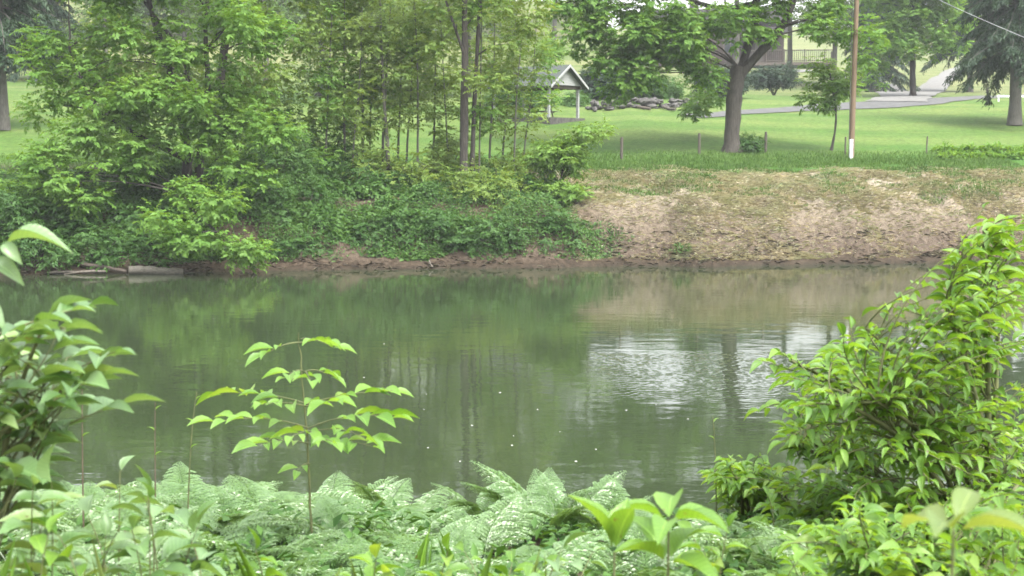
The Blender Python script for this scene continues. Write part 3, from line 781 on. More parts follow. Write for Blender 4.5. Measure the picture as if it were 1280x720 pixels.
# -- shrubs along the left bank
shr = [ # px, py, rx, ry, d, material, label
    (20, 275, 46, 46, 58.5, 'dark', 'dark shrub at the left edge above the driftwood'),
    (85, 285, 50, 36, 59.5, 'dark', 'dark shrub behind the driftwood sticks'),
    (150, 290, 50, 34, 60.5, 'dark', 'dark shrub on the bank above the pale log'),
    (200, 225, 55, 38, 64, 'dark', 'deep green shrub under the box elder between its boughs'),
    (330, 262, 46, 46, 62, 'dark', 'dark green shrub just beside the overhanging bright bough'),
    (350, 205, 50, 42, 65, 'dark', 'dark green bush below the leaning dark trunk'),
    (395, 270, 44, 40, 63, 'dark', 'rounded dark bush between the bright bough and the ivy bank'),
    (400, 215, 46, 36, 67, 'walnut', 'mid green bush at the foot of the first saplings'),
    (455, 235, 46, 34, 65.5, 'dark', 'bush with dark leaves below the thick cluster of saplings'),
    (510, 240, 44, 30, 65.5, 'ivy', 'low green bush between the saplings and the twin trunks'),
    (550, 225, 34, 28, 67, 'pale', 'pale twiggy bush just before the twin trunks'),
    (620, 222, 46, 28, 67, 'pale', 'pale grey-green bush beside the twin trunks'),
    (640, 205, 34, 18, 70, 'pale', 'thin pale bush at lawn level below the shelter'),
    (290, 190, 46, 34, 66.5, 'walnut', 'green bush behind the box elder at lawn level'),
    (345, 165, 46, 34, 67.5, 'dark', 'tall dark bush at lawn level below the leaning dark trunk'),
    (410, 180, 36, 30, 69, 'dark', 'dark bush at lawn level behind the first saplings'),
    (255, 240, 50, 40, 63.5, 'dark', 'dark shrub filling the gap behind the low bright bough'),
    (40, 235, 50, 34, 62, 'dark', 'dark shrub at lawn level near the left edge'),
    (465, 205, 40, 26, 67, 'pale', 'pale shrub at the feet of the middle saplings'),
    (510, 215, 40, 24, 66, 'pale', 'pale shrub between the saplings and the twin trunks at lawn level'),
    (585, 235, 40, 24, 64.5, 'pale', 'pale shrub just before the foot of the twin trunks'),
    (640, 240, 40, 26, 64.5, 'pale', 'pale shrub between the twin trunks and the bright shrub'),
    (560, 190, 34, 22, 69, 'pale', 'thin pale shrub behind the twin trunks'),
    (120, 310, 46, 22, 58.3, 'dark', 'low dark shrub hanging over the driftwood'),
    (40, 312, 46, 20, 57.6, 'dark', 'low dark shrub hanging over the water at the left edge'),
    (190, 312, 40, 20, 59.3, 'dark', 'low dark shrub hanging over the pale log'),
    (470, 285, 44, 24, 61.8, 'dark', 'low dark shrub on the bank below the thick sapling cluster'),
    (545, 282, 44, 24, 62.0, 'dark', 'low dark shrub on the bank below the twin trunks'),
    (620, 285, 44, 24, 62.0, 'dark', 'low dark shrub on the bank between the twin trunks and the bright shrub'),
    (690, 285, 38, 22, 62.4, 'dark', 'low dark shrub on the bank below the bright shrub'),
    (370, 305, 40, 18, 60.8, 'dark', 'low dark shrub at the waterline beside the bright bough'),
]
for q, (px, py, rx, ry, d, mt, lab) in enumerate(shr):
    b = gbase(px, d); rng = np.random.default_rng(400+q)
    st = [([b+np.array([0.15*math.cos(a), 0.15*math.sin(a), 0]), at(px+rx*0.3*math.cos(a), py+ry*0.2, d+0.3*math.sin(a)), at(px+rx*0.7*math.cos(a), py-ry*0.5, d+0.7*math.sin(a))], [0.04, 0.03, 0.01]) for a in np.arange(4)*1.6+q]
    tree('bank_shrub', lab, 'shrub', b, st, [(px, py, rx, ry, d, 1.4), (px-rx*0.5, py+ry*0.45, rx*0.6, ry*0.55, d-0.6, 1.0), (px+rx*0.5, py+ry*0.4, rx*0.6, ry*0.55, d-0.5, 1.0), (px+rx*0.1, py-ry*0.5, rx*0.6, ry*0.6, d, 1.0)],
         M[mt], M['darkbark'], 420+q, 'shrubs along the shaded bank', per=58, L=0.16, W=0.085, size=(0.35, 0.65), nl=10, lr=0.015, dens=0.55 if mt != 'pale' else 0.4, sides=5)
b = gbase(702, 65.5); d = 65.5
tree('bright_shrub', 'bright yellow-green shrub where the thicket meets the bare bank', 'shrub', b,
     [([b, at(700, 225, d), at(712, 180, d), at(735, 165, d)], [0.06, 0.05, 0.035, 0.012]), ([b, at(690, 220, d), at(684, 185, d)], [0.05, 0.035, 0.012])],
     [(700, 205, 34, 24, d, 1.2), (722, 180, 30, 15, d, 1.0), (745, 163, 24, 10, d, 0.8), (690, 235, 28, 18, d-0.6, 1.0), (680, 190, 20, 16, d, 0.8), (710, 240, 22, 14, d-0.6, 0.8)],
     M['bright'], M['darkbark'], 450, per=70, L=0.2, W=0.095, size=(0.3, 0.55), nl=22, lr=0.02, sides=6)

# bushes farther off
far_b = [(938, 178, 15, 13, None, 'dark', 'small dark bush at the foot of the big forked tree'),
         (966, 93, 38, 14, 130, 'spruce', 'dark clipped bush below the porch of the brown house'),
         (905, 100, 40, 18, 118, 'spruce', 'dark bushes behind the big forked trunk'),
         (750, 102, 38, 20, 112, 'spruce', 'dark evergreen bush behind the shelter'),
         (820, 108, 40, 18, 114, 'dark', 'dark bush above the stone wall'),
         (650, 124, 50, 18, 106, 'dark', 'dark hedge-like bush seen through the open shelter'),
         (712, 128, 30, 12, 107, 'dark', 'dark bush between the shelter post and the stone wall'),
         (690, 60, 20, 12, 128, 'walnut', 'small green bush on the pale hillside above the shelter roof'),
         (1232, 70, 16, 12, 140, 'pale', 'pale round bush at the top of the lane'),
         (35, 140, 24, 10, 108, 'dark', 'low dark bush at the edge of the far lawn')]
for q, (px, py, rx, ry, d, mt, lab) in enumerate(far_b):
    if d is None: d = hit(938, 190)[1]
    b = gbase(px, d)
    st = [([b, at(px+rx*0.5*math.cos(a), py-ry*0.2, d+0.2*math.sin(a))], [0.05, 0.015]) for a in np.arange(4)*1.6+q]
    tree('bush', lab, 'bush', b, st, [(px, py, rx, ry, d, 1.0+rx/40), (px, py+ry*0.5, rx*0.9, ry*0.6, d-0.3, 1.0+rx/50)], M[mt], M['darkbark'], 480+q, 'bushes around the lawns', per=60, L=0.2, W=0.09,
         size=(0.3, 0.55), nl=6, lr=0.015, dens=0.8, sides=5)

# ------------------------------------------------------------------ shelter, house, walls, posts
def rot_m(o, ang):
    c, s = math.cos(ang), math.sin(ang)
    return c, s
b = hit(670, 149); d = b[1]
root = thing('picnic_shelter', 'open picnic shelter with a grey roof and white gable beyond the lawn', 'shelter', b, None, R(-36))
Ls, Ws, He, Hr = 4.7, 3.7, 2.1, 3.4      # length along local x, width along y
mb = MB()
for sx in (-1, 1):
    for sy in (-1, 1):
        m_ = MB(); m_.box((sx*(Ls/2-0.15)-0.08, sy*(Ws/2-0.15)-0.08, -0.4), (sx*(Ls/2-0.15)+0.08, sy*(Ws/2-0.15)+0.08, He-0.15))
        m_.build('post', M['whitewood'], root, False)
m_ = MB()
for sy in (-1, 1): m_.box((-Ls/2-0.1, sy*(Ws/2-0.15)-0.07, He-0.15), (Ls/2+0.1, sy*(Ws/2-0.15)+0.07, He+0.05))
for sx in (-1, 1): m_.box((sx*(Ls/2-0.15)-0.06, -Ws/2+0.24, He-0.14), (sx*(Ls/2-0.15)+0.06, Ws/2-0.24, He+0.04))
m_.build('beam', M['darkwood'], root, False)
def slab_roof(m_, L, W, He, Hr, ov, th):
    for sy in (-1, 1):
        y0 = sy*(W/2+ov); z0 = He-(Hr-He)*ov/(W/2)
        x = L/2+ov
        V = [(-x, y0, z0), (x, y0, z0), (x, 0, Hr), (-x, 0, Hr), (-x, y0, z0+th), (x, y0, z0+th), (x, sy*0.0, Hr+th), (-x, sy*0.0, Hr+th)]
        m_.add(V, [(0, 3, 2, 1), (4, 5, 6, 7), (0, 1, 5, 4), (1, 2, 6, 5), (2, 3, 7, 6), (3, 0, 4, 7)])
m_ = MB(); slab_roof(m_, Ls, Ws, He+0.1, Hr, 0.35, 0.1)
m_.build('roof', M['shingle'], root, False)
for sx in (-1, 1):
    m_ = MB(); x0 = sx*(Ls/2-0.02); x1 = sx*(Ls/2+0.04)
    y = Ws/2-0.05
    V = [(x0, -y, He+0.07), (x0, y, He+0.07), (x0, 0, Hr-0.06), (x1, -y, He+0.07), (x1, y, He+0.07), (x1, 0, Hr-0.06)]
    m_.add(V, [(0, 1, 2), (3, 5, 4)]); m_.add(V, [(0, 3, 4, 1), (1, 4, 5, 2), (2, 5, 3, 0)])
    gm = m_.build('gable', M['whitewood'], root, False)
    m_ = MB()
    for sy in (-1, 1):
        ye = sy*(Ws/2+0.35); ze = He+0.1-(Hr-He-0.1)*0.35/(Ws/2); xx = sx*(Ls/2+0.36)
        V = [(xx, ye, ze-0.06), (xx+sx*0.04, ye, ze-0.06), (xx+sx*0.04, 0, Hr-0.06), (xx, 0, Hr-0.06), (xx, ye, ze+0.11), (xx+sx*0.04, ye, ze+0.11), (xx+sx*0.04, 0, Hr+0.11), (xx, 0, Hr+0.11)]
        m_.add(V, [(0, 3, 2, 1), (4, 5, 6, 7), (0, 1, 5, 4), (1, 2, 6, 5), (2, 3, 7, 6), (3, 0, 4, 7)])
    m_.build('bargeboard', M['whitewood'], root, False)
m_ = MB(); m_.box((-Ls/2-0.2, -Ws/2-0.2, -0.5), (Ls/2+0.2, Ws/2+0.2, 0.05)); m_.build('floor_slab', M['stone'], root, False)
# picnic table under it
tb = thing('picnic_table', 'weathered picnic table with benches under the shelter', 'table', b+np.array([0.2, 0, 0.05]), None, R(-36))
m_ = MB()
for q in range(5): m_.box((-0.95, -0.38+q*0.155, 0.72), (0.95, -0.38+q*0.155+0.14, 0.76))
m_.build('tabletop', M['post'], tb, False)
for sy in (-1, 1):
    m_ = MB(); m_.box((-0.95, sy*0.68-0.13, 0.43), (0.95, sy*0.68+0.13, 0.47)); m_.build('bench', M['post'], tb, False)
for sx in (-1, 1):
    m_ = MB()
    m_.box((sx*0.7-0.04, -0.75, 0.36), (sx*0.7+0.04, 0.75, 0.425)); m_.box((sx*0.7-0.04, -0.4, 0.63), (sx*0.7+0.04, 0.4, 0.715))
    for sy in (-1, 1): m_.tube([(sx*0.7+0.06, sy*0.6, 0.0), (sx*0.7+0.06, sy*0.22, 0.715)], 0.045, 4)
    m_.build('leg_frame', M['post'], tb, False)

# brown house on the slope
hd = 226.0
hb = at(895, 84, hd); hb[2] = gz(hb[0], hb[1])+0.4
house = thing('brown_house', 'dark brown house with a porch on the slope behind the big tree', 'house', hb, None, R(-8))
house.scale = (1.82, 1.82, 1.82)
HL, HW, HE, HR_ = 11.4, 6.5, 3.7, 4.9
m_ = MB(); m_.box((-HL/2, 0, -2.6), (HL/2, HW, HE))
for sx in (-1, 1):
    x0 = sx*HL/2; x1 = x0-sx*0.12
    V = [(x0, 0, HE), (x0, HW, HE), (x0, HW/2, HR_-0.02), (x1, 0, HE), (x1, HW, HE), (x1, HW/2, HR_-0.02)]
    m_.add(V, [(0, 1, 2), (3, 5, 4)]); m_.add(V, [(0, 3, 4, 1), (1, 4, 5, 2), (2, 5, 3, 0)])
m_.build('wall', M['housewall'], house, False)
m_ = MB()
for sy in (-1, 1):
    ye = HW/2+sy*(HW/2+0.5); ze = HE-(HR_-HE)*0.5/(HW/2); x = HL/2+0.5
    V = [(-x, ye, ze), (x, ye, ze), (x, HW/2, HR_), (-x, HW/2, HR_), (-x, ye, ze+0.15), (x, ye, ze+0.15), (x, HW/2, HR_+0.15), (-x, HW/2, HR_+0.15)]
    m_.add(V, [(0, 3, 2, 1), (4, 5, 6, 7), (0, 1, 5, 4), (1, 2, 6, 5), (2, 3, 7, 6), (3, 0, 4, 7)])
rf = m_.build('roof', M['houseroof'], house, False)
m_ = MB(); m_.box((-2.4, HW/2-0.1, HR_-0.3), (-1.6, HW/2+0.7, HR_+0.95)); m_.build('chimney', M['stone'], rf, False)
for wx in (-4.2, -1.6, 1.2):
    m_ = MB(); z0, z1 = 1.0, 2.2; x0, x1 = wx-0.5, wx+0.5
    for lo, hi in (((x0-0.1, -0.06, z0-0.1), (x0, -0.004, z1+0.1)), ((x1, -0.06, z0-0.1), (x1+0.1, -0.004, z1+0.1)), ((x0, -0.06, z1), (x1, -0.004, z1+0.1)), ((x0, -0.06, z0-0.1), (x1, -0.004, z0)), ((wx-0.03, -0.05, z0), (wx+0.03, -0.008, z1))):
        m_.box(lo, hi)
    wn = m_.build('window', M['darkwood'], house, False)
    m_ = MB(); m_.box((x0+0.002, -0.03, z0+0.002), (x1-0.002, -0.012, z1-0.002)); m_.build('pane', M['glass'], wn, False)
# porch with lean-to roof, posts, deck and rail
m_ = MB(); m_.box((2.4, -2.4, -0.25), (HL/2-0.05, -0.004, 0.0)); m_.box((HL/2-0.05, -2.4, -0.25), (HL/2+4.2, 2.0, 0.0)); m_.build('deck', M['darkwood'], house, False)
m_ = MB(); V = [(2.2, -2.7, 2.35), (HL/2+0.3, -2.7, 2.35), (HL/2+0.3, -0.51, 3.0), (2.2, -0.51, 3.0)]
m_.add(V+[(a_, b_, c_+0.12) for a_, b_, c_ in V], [(0, 3, 2, 1), (4, 5, 6, 7), (0, 1, 5, 4), (1, 2, 6, 5), (2, 3, 7, 6), (3, 0, 4, 7)])
m_.build('porch_roof', M['houseroof'], house, False)
for px_ in (2.5, 4.1, HL/2-0.15):
    m_ = MB(); m_.box((px_-0.08, -2.38, 0.0), (px_+0.08, -2.22, 2.36)); m_.build('porch_post', M['housewall'], house, False)
m_ = MB()
def railing(m_, a, b_):
    a = np.array(a, float); b_ = np.array(b_, float); n = int(np.linalg.norm(b_-a)/0.16)
    m_.tube([a+np.array([0, 0, 1.0]), b_+np.array([0, 0, 1.0])], 0.05, 4); m_.tube([a+np.array([0, 0, 0.12]), b_+np.array([0, 0, 0.12])], 0.04, 4)
    for q in range(n+1):
        p = a+(b_-a)*q/n; r_ = 0.06 if q % 10 == 0 else 0.022
        m_.tube([p+np.array([0, 0, 0.0]), p+np.array([0, 0, 1.0+(0.08 if q % 10 == 0 else -0.03)])], r_, 4)
railing(m_, (HL/2, -2.3, 0), (HL/2+4.15, -2.3, 0)); railing(m_, (HL/2+4.15, -2.3, 0), (HL/2+4.15, 1.9, 0)); railing(m_, (2.5, -2.3, 0), (HL/2-0.2, -2.3, 0))
m_.build('railing', M['post'], house, False)
m_ = MB(); m_.box((3.3, -0.05, 0.02), (4.2, -0.006, 2.05)); dr_ = m_.build('door', M['darkwood'], house, False)
m_ = MB(); m_.tube([(4.08, -0.11, 1.0), (4.08, -0.05, 1.0)], 0.035, 8); m_.build('handle', M['wire'], dr_)
for q in range(4):
    m_ = MB(); xq = HL/2+[0.2, 2.0, 4.0, -2.8][q]; m_.box((xq-0.1, -2.3, -3.0), (xq+0.1, -2.1, -0.25)); m_.build('deck_post', M['darkwood'], house, False)

# stone wall below the bushes, and two lying timbers
rng = np.random.default_rng(77)
p0, p1 = hit(738, 139), hit(880, 134)
sw = thing('stone_wall', 'low tumbled stone wall at the back of the lawn beside the shelter', 'wall', p0)
m_ = MB()
def stone(m_, c, r, rng):
    # a rough boulder: a lat-long ball with lumpy radius
    n1, n2 = 5, 8
    V = [(0, 0, -1)]
    for a in range(1, n1):
        th = math.pi*a/n1
        for b_ in range(n2): V.append((math.sin(th)*math.cos(2*math.pi*b_/n2), math.sin(th)*math.sin(2*math.pi*b_/n2), -math.cos(th)))
    V.append((0, 0, 1)); V = np.array(V)*rng.uniform(0.55, 1.15, (len(V), 1))*np.asarray(r)+np.asarray(c)
    m3 = [(0, 1+(q+1) % n2, 1+q) for q in range(n2)]+[(len(V)-1, len(V)-1-n2+q, len(V)-1-n2+(q+1) % n2) for q in range(n2)]
    m4 = [(1+a*n2+q, 1+a*n2+(q+1) % n2, 1+(a+1)*n2+(q+1) % n2, 1+(a+1)*n2+q) for a in range(n1-2) for q in range(n2)]
    m_.add(V, m3); m_.F[4].append(np.array(m4)+m_.n-len(V))
for q in range(70):
    t = rng.random(); p = p0+(p1-p0)*t; h = rng.integers(0, 2)
    x = p[0]+rng.normal()*0.15; y = p[1]+rng.uniform(-0.5, 1.0)
    stone(m_, np.array([x, y, gz(x, y)+0.15+h*0.33])-p0, np.array([rng.uniform(0.15, 0.5), rng.uniform(0.2, 0.4), rng.uniform(0.12, 0.3)]), rng)
m_.build('stonework', M['stone'], sw, False)
def timber(label, a, b_, r, name='fallen_timber', cat='timber', mat='darkwood', group=None, seed=1, knots=True, lift=0.0):
    rng = np.random.default_rng(seed)
    a = np.asarray(a, float); b_ = np.asarray(b_, float)
    P = wobble(rng, a, b_, 12, 0.05*np.linalg.norm(b_-a)/3); P[:, 2] += lift
    m_ = MB(); m_.tube(P-P[0], r*np.linspace(1, 0.8, 12)*(1+0.07*rng.normal(size=12)), 9)
    if knots:
        for q in (3, 7): m_.tube([P[q]-P[0], P[q]-P[0]+np.array([rng.normal()*0.2, -0.15, 0.3])*r*3], [r*0.3, r*0.15], 6)
    o = m_.build(name, M[mat]); o.location = P[0]
    return tag(o, label, cat, group)
timber('dark timber lying on the lawn edge before the stone wall', hit(797, 136)+np.array([0, -0.6, 0.1]), hit(812, 138)+np.array([0, -0.6, 0.1]), 0.13, group='timbers by the stone wall', seed=2)
timber('grey timber lying at the end of the stone wall under the big tree', hit(828, 136)+np.array([0, -0.6, 0.12]), hit(843, 139)+np.array([0, -0.6, 0.1]), 0.12, mat='post', group='timbers by the stone wall', seed=3)

# fence posts
def post(label, px, py, h, r, group='fence posts along the lawn', lean=0.0, name='fence_post', mat='post'):
    b = hit(px, py); rng = np.random.default_rng(int(px))
    m_ = MB(); n = 7; t = np.linspace(-0.12, 1, n)
    P = np.stack([t*h*lean+rng.normal(size=n)*r*0.05, t*0, t*h], -1)
    m_.tube(P, r*(1+0.06*rng.normal(size=n)), 8)
    m_.tube([P[-1], P[-1]+np.array([0, 0, 0.025])], [r*0.95, r*0.7], 8)
    o = m_.build(name, M[mat]); o.location = b
    return tag(o, label, 'post', group)
post('dark wooden fence post nearest the bright shrub', 777, 201, 1.22, 0.085)
post('dark wooden fence post under the lowest hanging bough', 874, 193, 1.15, 0.08)
post('dark wooden fence post beside the small bush at the big trunk', 957, 191, 1.15, 0.08)
post('thin wooden stake close against the utility pole', 1056.5, 194, 1.0, 0.05)
post('thin grey stake standing before the vegetable bed', 1158, 193, 1.0, 0.045, lean=0.03)

# utility pole with white guard
b = hit(1064, 199); d = b[1]
up_ = thing('utility_pole', 'tall brown wooden utility pole with a white guard at its foot', 'pole', b)
m_ = MB(); tz = np.linspace(-0.3, 11.2, 12)
m_.tube(np.stack([0.0*tz+0.012*tz, 0*tz, tz], -1), np.linspace(0.155, 0.115, 12), 12); m_.build('shaft', M['pole'], up_)
m_ = MB(); m_.tube([(-0.06, -0.17, -0.05), (-0.06, -0.17, 1.08)], 0.10, 10); m_.build('guard', M['white'], up_)
m_ = MB(); m_.tube([(-0.16, -0.06, 1.0), (-0.14, -0.05, 10.5)], 0.02, 6); m_.build('conduit', M['greybark'], up_)
# overhead wire
A = at(1085, -50, 135); B = at(1400, 96, 45)
t = np.linspace(0, 1, 24)[:, None]; P = A+(B-A)*t; P[:, 2] -= 0.4*np.sin(t[:, 0]*math.pi)
m_ = MB(); m_.tube(P-A, 0.015, 6); o = m_.build('overhead_wire', M['wire']); o.location = A
tag(o, 'pale overhead wire slanting across the dark evergreens', 'wire')
# low rail beside the thick evergreen
A = hit(1247, 127); rl = thing('low_rail', 'low white horizontal rail on short posts behind the thick evergreen', 'rail', A)
m_ = MB(); m_.box((-0.05, -0.04, 0.35), (2.6, 0.04, 0.5)); m_.build('rail', M['white'], rl, False)
for xq in (0.1, 2.4):
    m_ = MB(); m_.box((xq-0.05, 0.045, -0.3), (xq+0.05, 0.14, 0.52)); m_.build('post', M['white'], rl, False)

# vegetable bed: rows of leafy plants
rng = np.random.default_rng(55)
vm = []
for v in range(3):
    m_ = MB(); n = 110
    u = rvec(rng, n); u[:, 2] = np.abs(u[:, 2])
    P = u*np.array([0.32, 0.32, 0.36])*rng.uniform(0.3, 1, (n, 1))
    put_leaves(m_, T3, P, u+np.array([0, 0, -0.2])+0.4*rvec(rng, n), np.array([0, 0, 1.0])+0.4*rvec(rng, n), rng.uniform(0.16, 0.26, n), rng.uniform(0.09, 0.14, n), rng.random(n))
    s_ = MB()
    for q in range(5):
        a = q*1.26; s_.tube([(0, 0, -0.05), (0.1*math.cos(a), 0.1*math.sin(a), 0.15), (0.2*math.cos(a), 0.2*math.sin(a), 0.28)], [0.012, 0.01, 0.006], 5)
    vm.append((m_.mesh('foliage', M['walnut']), s_.mesh('stem', M['twig'])))
kq = 0
for row, (py, pxs) in enumerate([(199, np.arange(1178, 1290, 11.5)), (191, np.arange(1170, 1290, 11.0))]):
    for col, px in enumerate(pxs):
        p = hit(px, py+rng.uniform(-0.6, 0.6))
        r_ = thing('crop_plant', f'leafy low crop plant, {ORD[col]} from the inner end of the {"front" if row == 0 else "rear"} row of the bed', 'plant', p, 'crop plants in the vegetable bed', rng.uniform(0, 6))
        sc_ = rng.uniform(0.85, 1.25); r_.scale = (sc_, sc_, sc_)
        for nm, me in (('foliage', vm[kq % 3][0]), ('stem', vm[kq % 3][1])):
            o = bpy.data.objects.new(nm, me); COL.objects.link(o); o.parent = r_
        kq += 1

# ------------------------------------------------------------------ bank cover (nobody could count it)
rng = np.random.default_rng(60)
def scatter(rng, n, x0, x1, s0, s1):
    x = rng.uniform(x0, x1, n); s = rng.uniform(s0, s1, n); y = shore(x)+s
    return x, y, s
# ivy and creepers over the left bank
n = 150000
x, y, s = scatter(rng, n, -26, 6.5, 0.7, 8.5)
lim = 3.5-0.28*(s-3)+1.6*(s < 2.4)+1.6*(fbm(x*0.5, y*0.5, 71)-0.47)*2
lowlim = 0.75+0.55*(fbm(x*0.8, x*0+2, 72)-0.35)*2
keep = (x < lim) & (rng.random(n) < np.clip((lim-x)/2.2+0.12, 0, 1)) & (s > lowlim) & (rng.random(n) < np.clip(4.0*(fbm(x*0.8, y*0.8, 73)-0.25), 0.12, 1))
x, y, s = x[keep], y[keep], s[keep]
mound = np.clip((s-lowlim[keep])/1.0, 0, 1)*np.clip((lim[keep]-x)/1.6, 0.1, 1)*(2.6*np.clip(fbm(x*0.75, y*0.75, 74)-0.27, 0, 1)**1.2)*rng.random(len(x))**0.45
z = gheight(x, y)+mound+0.03
m_ = MB(); nn = len(x)
D = rvec(rng, nn); D[:, 1] -= 0.5; D[:, 2] -= 0.35
put_leaves(m_, T1, np.stack([x, y, z], -1), D, np.array([0, -0.35, 1.0])+0.5*rvec(rng, nn), rng.uniform(0.7, 1.25, nn)*np.interp(fbm(x*0.4, y*0.6, 76), [0.36, 0.5, 0.58], [0.10, 0.16, 0.26]), rng.uniform(0.07, 0.13, nn)*np.interp(fbm(x*0.4, y*0.6, 76), [0.36, 0.5, 0.58], [0.8, 1.0, 1.6]), np.clip(fbm(x*0.6, y*0.6, 75)+0.3*rng.normal(size=nn), 0, 1))
tag(m_.build('ground_cover', M['ivy']), 'dense green creepers and ivy covering the shaded far bank', 'ground cover', kind='stuff')

def blades(m_, rng, x, y, h, wd, lean=0.5, flat=False, tone=None):
    n = len(x); z = gheight(x, y)
    a = rng.uniform(0, 6.283, n)
    if flat:
        D = np.stack([np.cos(a), np.sin(a), rng.uniform(-0.05, 0.45, n)], -1); N = np.array([0, 0, 1.0])+0.4*rvec(rng, n)
    else:
        D = np.stack([np.cos(a)*lean, np.sin(a)*lean, np.ones(n)], -1); N = np.stack([np.cos(a), np.sin(a), 0.2*np.ones(n)], -1)+0.3*rvec(rng, n)
    put_leaves(m_, T1, np.stack([x, y, z-0.01], -1), D, N, h, wd, rng.random(n) if tone is None else tone)
# rough grass along the lawn edge and tufts on the bank
m_ = MB()
n = 60000
x, y, s = scatter(rng, n, 0, 27, 7.0, 19.5)
keep = rng.random(n) < np.clip((s-8.9+13.0*(fbm(x*0.6, y*0.9, 81)-0.47))/3.0, 0, 1)**1.5*np.clip((19.5-s)/6, 0.0, 1)
x, y = x[keep], y[keep]
blades(m_, rng, x, y, rng.uniform(0.08, 0.24, len(x)), rng.uniform(0.02, 0.04, len(x)), 0.6, tone=np.clip(0.35*rng.normal(size=len(x))+fbm(x*0.3, y*0.3, 82), 0, 1))
n = 50000
x, y, s = scatter(rng, n, 2.0, 27, 3.8, 10.0)
f = fbm(x*0.45+7, y*0.9, 83)
keep = (f > 0.505+0.05*(s < 5.5)) & (rng.random(n) < 0.5)
x, y = x[keep], y[keep]
blades(m_, rng, x, y, rng.uniform(0.08, 0.26, len(x)), rng.uniform(0.02, 0.045, len(x)), 0.8)
n = 5000
x, y, s = scatter(rng, n, -28, -12, 10, 18)
blades(m_, rng, x, y, rng.uniform(0.08, 0.2, n), rng.uniform(0.02, 0.04, n), 0.6)
tag(m_.build('grass_tufts', M['grass']), 'rough grass and green tufts along the lawn edge and bare bank', 'grass', kind='stuff')
# straw and dead stalks on the cut bank
m_ = MB()
n = 240000
x, y, s = scatter(rng, n, 2.6, 27, 0.6, 13.0)
keep = rng.random(n) < np.clip(3.2*(fbm(x*0.5, y*0.8, 91)-0.36)+0.12*(np.minimum(s, 9)-4.5)*(s > 3)-0.25*(s < 3), 0.10, 1)*np.clip((11.2-s+7*(fbm(x*0.5, y*0.9, 93)-0.47))/3.0, 0, 1)
x, y = x[keep], y[keep]; nn = len(x)
blades(m_, rng, x, y, rng.uniform(0.12, 0.42, nn), rng.uniform(0.007, 0.018, nn), flat=True, tone=np.clip(0.4*rng.normal(size=nn)+fbm(x*0.5, y*0.5, 92)+0.2, 0, 1))
tag(m_.build('dead_grass', M['straw']), 'pale dead grass and straw lying over the bare far bank', 'dead grass', kind='stuff')
# litter washed up on the mud edge
m_ = MB()
n = 9000
x, y, s = scatter(rng, n, -24, 27, 0.02, 2.2)
keep = rng.random(n) < np.clip(4*(fbm(x*0.9, s*2.0, 94)-0.40), 0.02, 1)
x, y = x[keep], y[keep]; nn = len(x)
blades(m_, rng, x, y, rng.uniform(0.08, 0.5, nn), rng.uniform(0.012, 0.05, nn), flat=True, tone=rng.random(nn)**2)
M['flotsam'] = leaf_mat('washed_up_litter', (0.03, 0.022, 0.015), (0.22, 0.19, 0.14), 0.0, 0.8)
tag(m_.build('shore_litter', M['flotsam']), 'dead leaves and twigs washed up along the mud edge', 'litter', kind='stuff')
# a few weeds at the foot of the bare bank
for q, (px, py, sz, lab) in enumerate([(852, 318, 0.5, 'small green weed low on the bare bank'), (885, 225, 0.35, 'small weed tuft at the top of the bare bank'), (770, 300, 0.8, 'trailing dark weed where the ivy meets the bare bank'),
                                       (1155, 215, 0.5, 'green weed on the bank below the thin grey stake')]):
    p = hit(px, py); rng2 = np.random.default_rng(600+q); n = 90
    r_ = thing('bank_weed', lab, 'weed', p, 'weeds on the bare bank')
    u = rvec(rng2, n); u[:, 2] = np.abs(u[:, 2]); m_ = MB()
    put_leaves(m_, T3, u*np.array([sz, sz, sz*0.7])*rng2.uniform(0.2, 1, (n, 1)), u+np.array([0, -0.2, -0.2]), np.array([0, -0.2, 1.0])+0.5*rvec(rng2, n), rng2.uniform(0.12, 0.2, n), rng2.uniform(0.06, 0.1, n), rng2.random(n))
    m_.build('foliage', M['ivy' if q != 2 else 'dark'], r_)
    m_ = MB()
    for k_ in range(6): m_.tube([(0, 0, -0.05), u[k_]*sz*0.5, u[k_]*sz*0.9], [0.012, 0.008, 0.004], 4)
    m_.build('stem', M['browntwig'], r_)

# driftwood at the left waterline
P0 = at(161, 337, 57.1); P1 = at(229, 341, 57.4)
P0[2] = 0.16; P1[2] = 0.06
timber('pale bleached log lying at the waterline below the box elder', P0, P1, 0.19, 'driftwood_log', 'log', 'log', seed=5)
sticks = [((60, 341, 57.0), (132, 339, 57.2), 0.05, 'long pale driftwood stick lying along the waterline'), ((100, 330, 57.6), (158, 340, 57.2), 0.09, 'dark broken branch sloping down to the pale log'),
          ((48, 322, 57.8), (75, 338, 57.2), 0.03, 'thin bare twig sloping into the driftwood'), ((80, 343, 56.9), (118, 337, 57.3), 0.03, 'short crossed driftwood twig'),
          ((533, 320, 60.8), (541, 334, 59.6), 0.035, 'thin pale branch slanting into the water below the ivy bank'), ((300, 338, 58.0), (326, 350, 56.5), 0.025, 'thin twig hanging into the water under the bright bough'),
          ((312, 330, 58.2), (322, 349, 56.6), 0.02, 'bare forked twig under the bright bough'), ((385, 335, 59.5), (402, 329, 60), 0.05, 'dark root end sticking from the soil bank')]
for q, (a, b_, r_, lab) in enumerate(sticks):
    timber(lab, at(*a), at(*b_), r_, 'driftwood_stick', 'stick', 'stick' if q not in (1, 7) else 'darkwood', 'driftwood and twigs at the waterline', 700+q, knots=q in (0, 1))
